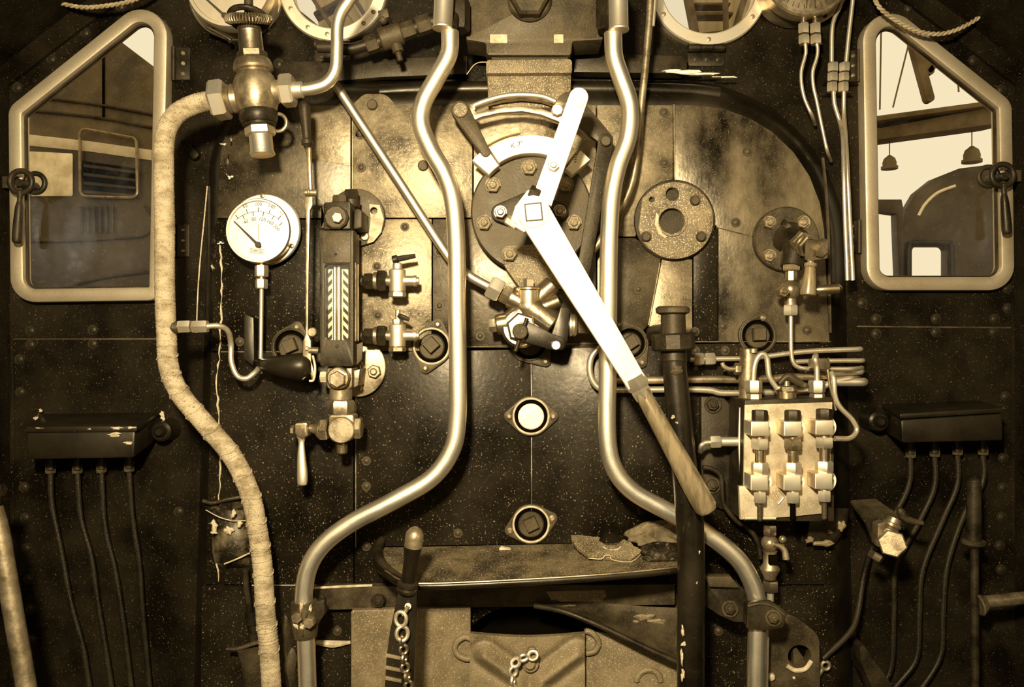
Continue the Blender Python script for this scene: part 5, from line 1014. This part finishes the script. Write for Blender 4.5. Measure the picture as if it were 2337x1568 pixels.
b = MB(); b.tube(PP([(2050, 1160), (2056, 1168), (2064, 1182), (2085, 1190), (2106, 1194)], y), [6*k, 9*k, 8*k, 7.5*k, 5*k], 12); b.build('wing_handle', IRON, t)
# rods and uprights in the lower right
tag(MB().tube(PP([(1907, 1225), (1900, 1290), (1884, 1380), (1868, 1470)], .05), 6*U(.05), 10).build('drain_rod', STEELM), 'thin bright rod slanting down along the right edge of the boiler', 'rod')
t = thing('upright_rod', 'dark upright rod with a sleeve and collar at the far right', 'rod', (2222, 1300, -.05)); y = -.05; k = U(y)
b = MB(); b.tube(PP([(2224, 1240), (2226, 1640)], y), 9*k, 14); b.build('rod', DARKI, t)
b = MB(); b.rod(P(2223, 1098, y), P(2222, 1238, y), 15*k, 17*k); b.sphere(P(2223, 1104, y), 15*k, 16); b.build('sleeve', DARKI, t)
b = MB(); b.lathe(P(2222, 1232, y), (0, 0, -1), [(0, 22*k), (.003, 26*k), (.010, 25*k), (.018, 14*k)], 24); b.build('collar', IRON, t)
b = MB(); b.rod(P(2232, 1380, y), P(2250, 1376, y), 26*k, 18*k); b.rod(P(2246, 1374, y), P(2420, 1356, y), 14*k); b.build('cross_tube', BRASSD, t)
# scaled joint and broken cover at the lower right of the boiler
t = thing('mud_hole_cover', 'broken scale covered round cover with a dark hole at the lower right', 'cover', (1810, 1500, -.02))
hole2 = circ(1825, 1498, 27, 24, ry=26)
b = MB(); b.prism(rp([(1752, 1420, 10), (1800, 1396, 40), (1870, 1450, 40), (1872, 1600, 4), (1752, 1600, 4)]), -.05, -.0045, 5, holes=[hole2]); b.build('cover', IRON, t)
b = MB(); b.prism(hole2, -.012, -.0046); b.build('hole', VOID, t)
b = MB(); b.prism([(1810, 1482), (1818, 1478), (1834, 1500), (1838, 1522), (1812, 1522)], -.03, -.011, 2); b.build('broken_core', IRON, t)
b = MB(); b.tube(PP([(1797, 1520), (1815, 1530), (1838, 1526), (1852, 1508)], -.053), 5*U(-.05), 8); b.sphere(P(1760, 1545, -.055), .010, 10); b.sphere(P(1812, 1547, -.052), .004, 8); b.build('pale_scale', DIRT, t)
b = MB(); b.torus(P(1884, 1519, -.02), (0, 1, 0), 9*U(), 4*U(), 20, 8); b.rod(P(1877, 1527, -.02), P(1866, 1546, -.02), 5*U()); b.build('eye_bolt', BRASSD, t)
t = thing('casing_foot', 'crusted rounded casing end below the lubricator block', 'casing', (1870, 1220, .0))
b = MB(); F = []
for (yy, xl, xr, d) in ((1160, 1850, 1938, -.03), (1190, 1838, 1934, -.05), (1220, 1834, 1922, -.05), (1245, 1850, 1905, -.03), (1252, 1868, 1890, -.004)):
    F.append([P(xl, yy, -.0045), P(xl+10, yy, d), P(xr-14, yy, d), P(xr, yy, -.0045)])
b.rings(F); b.build('shell', DARKI, t, smooth=60)
for (x, y, w, h) in ((1880, 1240, 26, 9), (1848, 1232, 12, 8), (1893, 1214, 8, 6), (1855, 1180, 8, 7), (1880, 1182, 7, 6), (1920, 1200, 10, 16)):
    blob(P(x, y, -.049), w*U()*.8, h*U()*.8, .006).build('crust', TAN, t)
b = MB(); b.prism([(1962, 1478), (1972, 1472), (2034, 1560), (2034, 1620), (2012, 1620), (1964, 1510)], .02, .1, 2); tag(b.build('foot_plate', DARKI), 'dark slanted plate edge low at the right between boiler and oil pipes', 'plate')
b = MB(); b.prism([(1908, 1514), (1916, 1518), (1928, 1534), (1926, 1546), (1918, 1552), (1910, 1550), (1907, 1538), (1914, 1532), (1908, 1528)], .045, .05, .5); tag(b.build('paper_tag', CREAM), 'small pale torn tag hanging low beside the boiler on the right', 'tag')
# ================================================================== SHELF AND FIREHOLE
t = thing('shelf', 'wide rusty warming shelf with a raised lip above the firehole', 'shelf', (1200, 1300, -.1))
top = [(882, 1247, -.0045), (1552, 1236, -.0045), (1556, 1262, -.10), (1558, 1288, -.175), (1540, 1296, -.195), (1380, 1312, -.225), (1150, 1326, -.238), (960, 1333, -.24), (915, 1325, -.225), (880, 1304, -.18), (862, 1283, -.12), (858, 1262, -.05), (864, 1250, -.0045)]
q = PP(top); b = MB(); b.rings([q, [p+Vector((0, 0, -.012)) for p in q]]); b.build('plate', mat('rusty_shelf', 0.018, 0.11, rough=.6, scale=14, speck=.65, sv=.32, sscale=330, bump=.3, bscale=120), t)
lip = q[2:12]; b = MB(); b.tube([p+Vector((0, -.002, -.004)) for p in lip], .0085, 12, 5); b.build('lip', BLACK, t)
b = MB(); b.tube([p+Vector((0, -.006, .003)) for p in lip[1:8]], .0022, 8, 5); b.build('worn_edge', BRASSD, t)
b = MB(); b.tube([p+Vector((.004, .004, .006)) for p in (q[12]+Vector((.004, -.006, .016)), q[11], q[10], q[9], q[8])], [.010, .012, .011, .008, .004], 12, 5); b.build('rolled_end', DARKI, t)
def on_shelf(px, py):                       # the shelf surface lies nearly level at this height
    z = -.507; y = max(-.22, min(-.01, (-((py-CY)*S*D/-z) + 0)));
    d = -z*D/((py-CY)*S); yy = d-D; return P(px, py, yy)
t = thing('half_plate', 'broken half disc plate with a curved notch lying on the shelf', 'plate', (1380, 1265, -.1))
F = [(1303, 1226, -.05), (1322, 1226, -.05), (1355, 1230, -.06), (1366, 1230, -.06), (1368, 1240, -.08), (1385, 1250, -.10), (1405, 1250, -.10), (1418, 1240, -.08), (1423, 1236, -.07), (1440, 1242, -.08), (1445, 1250, -.09), (1466, 1262, -.11), (1440, 1283, -.15), (1395, 1279, -.145), (1343, 1275, -.14), (1320, 1258, -.11), (1306, 1240, -.08)]
F = [(a, c-5, d) for a, c, d in F]
q = PP(F); b = MB(); b.rings([q, [p+Vector((0, .004, -.006)) for p in q]]); b.build('plate', CAST, t)
b = MB(); b.tube([p+Vector((0, -.001, .002)) for p in PP([(1340, 1236, -.07), (1366, 1244, -.085), (1386, 1257, -.11), (1408, 1257, -.11), (1424, 1243, -.08)])], .0032, 8); b.build('chipped_rim', DIRT, t)
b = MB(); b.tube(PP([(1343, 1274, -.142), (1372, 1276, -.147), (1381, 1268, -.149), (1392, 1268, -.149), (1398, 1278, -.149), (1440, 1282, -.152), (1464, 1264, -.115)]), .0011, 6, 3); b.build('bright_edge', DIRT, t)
from mathutils import noise as MN
def rag(lab, pts, hgt, m, seed):
    bm = bmesh.new(); n = len(pts); NI, NJ = 26, 40; V = []
    for i in range(NI):
        f = i/(NI-1)*(n-1); a = min(int(f), n-2); f -= a; x0, x1, y, d = [pts[a][c]*(1-f)+pts[a+1][c]*f for c in range(4)]; r = []
        for j in range(NJ):
            u = j/(NJ-1); px = x0+(x1-x0)*u+4*math.sin(i*.9+seed)
            w = MN.ridged_multi_fractal(Vector((u*3.2+seed, i/NI*2.2+u*1.5, seed*.7)), 1.0, 2.2, 4, 1.0, 2.0)
            e = math.sin(math.pi*u)**.5*math.sin(math.pi*i/(NI-1))**.5
            p = P(px, y-hgt*e*(.4+.5*w), d-.012*w*e); r.append(bm.verts.new(p))
        V.append(r)
    for i in range(NI-1):
        for j in range(NJ-1): bm.faces.new((V[i][j], V[i][j+1], V[i+1][j+1], V[i+1][j]))
    b = MB(); b.merge(bm); o = b.build('rag', m, smooth=60); so = o.modifiers.new('s', 'SOLIDIFY'); so.thickness = .003
    return tag(o, lab, 'rag')
rag('crumpled pale brown rag lying at the right end of the shelf', [(1490, 1545, 1192, -.02), (1440, 1548, 1206, -.04), (1424, 1548, 1222, -.06), (1440, 1548, 1236, -.075), (1462, 1546, 1246, -.09)], 16, RAG, 1.3)
rag('dark crumpled rag in front of the pale rag on the shelf', [(1480, 1548, 1240, -.09), (1462, 1550, 1252, -.11), (1466, 1550, 1268, -.13), (1474, 1548, 1282, -.155)], 14, DARKI, 5.1)
b = MB(); b.prism([(1139, 1253), (1144, 1249), (1166, 1254), (1163, 1263), (1158, 1261), (1140, 1258)], -.045, -.030, 1); tag(b.build('chip', DIRT), 'small pale chip lying on the middle of the shelf', 'chip')
# cross bar and plates round the firehole
t = thing('firehole_bar', 'dark flat cross bar bolted along the top of the firehole', 'bar', (1100, 1360, -.03))
b = MB(); b.prism(rp([(716, 1340, 4), (1540, 1334, 4), (1540, 1380, 2), (1060, 1386, 2), (722, 1392, 4)]), -.034, -.0045, 2); b.build('bar', IRON, t)
b = MB(); b.tube(PP([(716, 1342), (800, 1338), (850, 1336)], -.036), 3*U(), 8); b.build('worn_edge', DIRT, t)
b = MB(); b.face_disc(863, 1374, -.040, -.034, 18, 2, 24); b.face_nut(863, 1374, -.054, -.040, 15, .1, .5); b.build('bolt', DARKI, t)
b = MB(); b.prism([(1246, 1350), (1380, 1346), (1384, 1362), (1370, 1372), (1280, 1374), (1270, 1368), (1258, 1370)], -.0365, -.033, .5); b.build('scale_patch', TAN, t)
t = thing('firehole_plate', 'tan flat plate left of the firehole door', 'plate', (940, 1480, -.05))
b = MB(); b.prism(rp([(801, 1393, 6), (1074, 1387, 2), (1074, 1640, 0), (801, 1640, 0)]), -.056, -.040, 2); b.build('plate', TAN, t)
b = MB(); b.rod(P(900, 1600, -.04), P(900, 1600, -.04)+Vector((0, .033, 0)), .02); b.build('stay', DARKI, t)
b = MB(); b.tube([P(1074, 1457, -.06), P(1060, 1454, -.062), P(1044, 1464, -.062), P(1038, 1480, -.062), P(1046, 1495, -.062), P(1062, 1503, -.062), P(1074, 1503, -.06)], 7*U(-.06), 12); b.build('hook', TAN, t)
t = thing('firehole_plate', 'tan speckled plate right of the firehole door', 'plate', (1440, 1520, -.05))
b = MB(); b.prism([(1334, 1440), (1400, 1446), (1545, 1506), (1600, 1530), (1600, 1640), (1334, 1640)], -.056, -.040, 2); b.build('plate', TAN, t)
b = MB(); b.rod(P(1440, 1600, -.04), P(1440, 1600, -.04)+Vector((0, .033, 0)), .02); b.build('stay', DARKI, t)
b = MB(); b.tube([P(1336, 1440, -.06), P(1350, 1444, -.062), P(1362, 1456, -.062), P(1366, 1470, -.062), P(1358, 1485, -.062), P(1346, 1490, -.062), P(1334, 1490, -.06)], 7*U(-.06), 12); b.build('hook', TAN, t)
b = MB(); b.torus(P(1480, 1555, -.058), (0, 1, 0), 26*U(), 7*U(), 24, 8, 0, math.pi); b.build('raised_boss', TAN, t)
t = thing('firehole_door', 'tan pressed firehole door with crossed ribs and a hanging chain', 'door', (1204, 1520, -.09))
ed = [(1072, 1447)]+[(1072+263*u, 1447+9*math.sin(math.pi*u)*1.0) for u in (.15, .3, .45, .6, .75, .9)]+[(1335, 1444), (1335, 1640), (1072, 1640)]
b = MB(); bm = b.bm; NX, NY = 84, 70
def sdist(px, py, a, c):
    vx, vy = c[0]-a[0], c[1]-a[1]; u = max(0, min(1, ((px-a[0])*vx+(py-a[1])*vy)/(vx*vx+vy*vy))); return math.hypot(px-a[0]-u*vx, py-a[1]-u*vy)
def leaf(dy):
    V = []
    for i in range(NY+1):
        r = []
        for j in range(NX+1):
            u = j/NX; px = 1072+263*u; yt = 1446+8*math.sin(math.pi*u); py = yt+(1640-yt)*i/NY
            d = min(sdist(px, py, (1106, 1494), (1182, 1548)), sdist(px, py, (1182, 1548), (1204, 1640)), sdist(px, py, (1316, 1490), (1236, 1550)), sdist(px, py, (1236, 1550), (1206, 1640)))
            h = .020*math.exp(-(d/15)**2)-.006*math.exp(-((d-30)/9)**2)
            r.append(bm.verts.new(P(px, py, -.10)+Vector((0, dy-(h if dy == 0 else 0), 0))))
        V.append(r)
    for i in range(NY):
        for j in range(NX): bm.faces.new((V[i][j], V[i][j+1], V[i+1][j+1], V[i+1][j]))
    return V
Fa, Ba = leaf(0), leaf(.015)
def rim(V): return V[0]+[r[-1] for r in V[1:]]+V[-1][-2::-1]+[r[0] for r in V[-2:0:-1]]
ra, rb = rim(Fa), rim(Ba)
for i in range(len(ra)): bm.faces.new((ra[i], ra[(i+1) % len(ra)], rb[(i+1) % len(ra)], rb[i]))
b.build('leaf', TAN, t, smooth=50)
b = MB(); b.prism(hull(circ(1214, 1488, 10, 16)+circ(1211, 1517, 19, 20)), -.115, -.098, 3); b.face_disc(1209, 1517, -.128, -.112, 13, 3, 22); b.build('lifting_lug', TAN, t)
b = MB(); b.rod(P(1204, 1600, -.085), P(1204, 1600, -.06), .03); b.build('stay', DARKI, t)
def chain(parent, pts, y, L, r, m, nm='chain_link', jit=0.0):
    q = smooth_path(PP(pts, y), 12); d = 0; ds = [0]
    for i in range(1, len(q)): d += (q[i]-q[i-1]).length; ds.append(d)
    n = int(d/(L*.74)); j = 0
    for i in range(n):
        s_ = L*.74*i
        while j < len(ds)-2 and ds[j+1] < s_: j += 1
        p = q[j].lerp(q[j+1], (s_-ds[j])/max(1e-6, ds[j+1]-ds[j])); tt = (q[j+1]-q[j]).normalized(); u, v = frame_of(tt)
        w = (u if i % 2 else v)*.92+(v if i % 2 else u)*.38; w = (w-tt*w.dot(tt)).normalized(); loop = []
        for a in range(18):
            c, s2 = math.cos(2*math.pi*a/18), math.sin(2*math.pi*a/18); loop.append(p+tt*(c*(L*.5-r))+w*(s2*(L*.30)))
        MB().tube(loop, r, 8, n=1, closed=True).build(nm, m, parent)
chain(t, [(1216, 1496), (1190, 1503), (1174, 1515), (1171, 1530), (1170, 1600)], -.135, .030, .0045, STEELM)
# curved deflector
t = thing('deflector_plate', 'curved dark deflector plate with a rolled edge over the right of the firehole', 'plate', (1400, 1430, -.07))
b = MB(); F = []
for (x, yt_, yb_, dt, db) in ((1222, 1378, 1384, -.036, -.06), (1280, 1374, 1392, -.036, -.085), (1340, 1374, 1412, -.036, -.10), (1400, 1378, 1440, -.036, -.11), (1470, 1384, 1474, -.036, -.12), (1560, 1388, 1515, -.036, -.13), (1600, 1390, 1532, -.036, -.13)):
    F.append([P(x, yt_, dt), P(x, yt_+(yb_-yt_)*.45, dt*.8+db*.2), P(x, yt_+(yb_-yt_)*.75, (dt+db)*.5), P(x, yb_, db), P(x, yb_, db+.006), P(x, yt_+(yb_-yt_)*.75, (dt+db)*.5+.008), P(x, yt_, dt+.004)])
b.rings(F); b.build('sheet', IRON, t, smooth=60)
b = MB(); b.tube(PP([(1220, 1382, -.06), (1280, 1394, -.087), (1340, 1416, -.103), (1400, 1443, -.113), (1470, 1477, -.123), (1548, 1512, -.132), (1600, 1534, -.132)]), 6.5*U(-.1), 12); b.build('rolled_edge', DARKI, t)
for (x, y, w, h) in ((1470, 1408, 20, 8), (1500, 1418, 18, 7), (1450, 1420, 10, 5), (1300, 1382, 14, 2)):
    blob(P(x, y, -.052), w*U(), h*U(), .004).build('scale_patch', TAN, t)
# door lever with round grip and chain
yv2 = -.29; k = U(yv2)
t = thing('door_lever', 'short black lever with a rounded grip standing in front of the shelf', 'lever', (920, 1400, yv2))
b = MB(); a, c = P(949, 1204, yv2-.01), P(931, 1332, yv2); L = (c-a).length
b.lathe(a, c-a, [(0, 5*k), (.004, 13*k), (.012, 19*k), (.022, 20.5*k), (.05, 20*k), (L*.6, 17*k), (L, 16*k)], 24); b.build('grip', BLACK, t)
b = MB(); b.lathe(a, c-a, [(-.0012, 5*k), (.0036, 14*k), (.0118, 20*k), (.022, 21.2*k), (.042, 20.8*k)], 24); b.build('worn_grip_end', BRASSD, t)
b = MB(); b.lathe(P(932, 1326, yv2), c-a, [(0, 18*k), (.004, 24*k), (.010, 24*k), (.014, 20*k), (.018, 24*k), (.024, 23*k), (.028, 18*k)], 24); b.build('collar', DARKI, t)
b = MB(); b.prism(rp([(910, 1346, 3), (952, 1346, 3), (950, 1420, 2), (946, 1500, 2), (942, 1640, 0), (874, 1640, 0), (882, 1500, 0), (890, 1440, 2)]), yv2-.006, yv2+.012, 2); b.build('bar', BLACK, t)
for y in (1492, 1520, 1544):
    MB().prism([(880, y), (916, y+8), (916, y+15), (879, y+8)], yv2-.010, yv2-.005, 1).build('rib', TAN, t)
b = MB(); b.rod(P(931, 1384, yv2-.006), P(931, 1384, yv2-.02), 8*k); b.tube(PP([(931, 1384), (926, 1394), (919, 1404)], yv2-.022), 5*k, 10); b.build('chain_hook', BRASSD, t)
b = MB()
for cy, s_ in ((1413, 1), (1446, -1)):
    b.torus(P(915+3*(s_ < 0), cy, yv2-.024), (0.25*s_, 1, 0), 13*k, 4.6*k, 24, 10, sq=1.25)
b.build('swivel_link', STEELM, t)
chain(t, [(918, 1462), (922, 1490), (924, 1520), (932, 1560), (936, 1640)], yv2-.022, .026, .0042, BRASS)
b = MB(); b.rod(P(915, 1610, yv2), P(915, 1610, -.06), .016); b.build('pivot', DARKI, t)
# clamp on the left tall pipe
t = thing('pipe_clamp', 'crusted old clamp gripping the left tall pipe near the bottom', 'clamp', (696, 1415, -.16)); y = -.16; k = U(y)
b = MB(); b.lathe(P(694, 1372, y), P(698, 1460, y)-P(694, 1372, y), [(0, 21*k), (0, 29*k), (.01, 30*k), (.03, 32*k), (.05, 31*k), (.07, 28*k), (.082, 26*k), (.084, 21*k)], 22); b.build('band', IRON, t)
b = MB(); b.prism(rp([(716, 1376, 3), (740, 1368, 3), (742, 1400, 3), (716, 1440, 3)]), y-.01, y+.01, 2); b.rod(P(728, 1390, y), P(740, 1390, -.034), .012); b.build('lug', DARKI, t)
for x, yy, m_ in ((704, 1424, BRASSD), (676, 1412, BRASSD)): MB().face_nut(x, yy, y-.046, y-.028, 13, .3, 0).build('bolt', m_, t)
for i in range(10):
    blob(P(672+random.uniform(0, 40), 1385+random.uniform(0, 62), y-.027), random.uniform(3, 7)*k, random.uniform(5, 13)*k, .006, i).build('crust', DIRT if i % 3 else IRON, t)
b = MB(); b.tube(PP([(722, 1466), (760, 1470), (800, 1466)], -.012), [.006, .009, .004], 8); tag(b.build('scale_streak', DIRT), 'pale crusty streak on the plate right of the left clamp', 'crust')
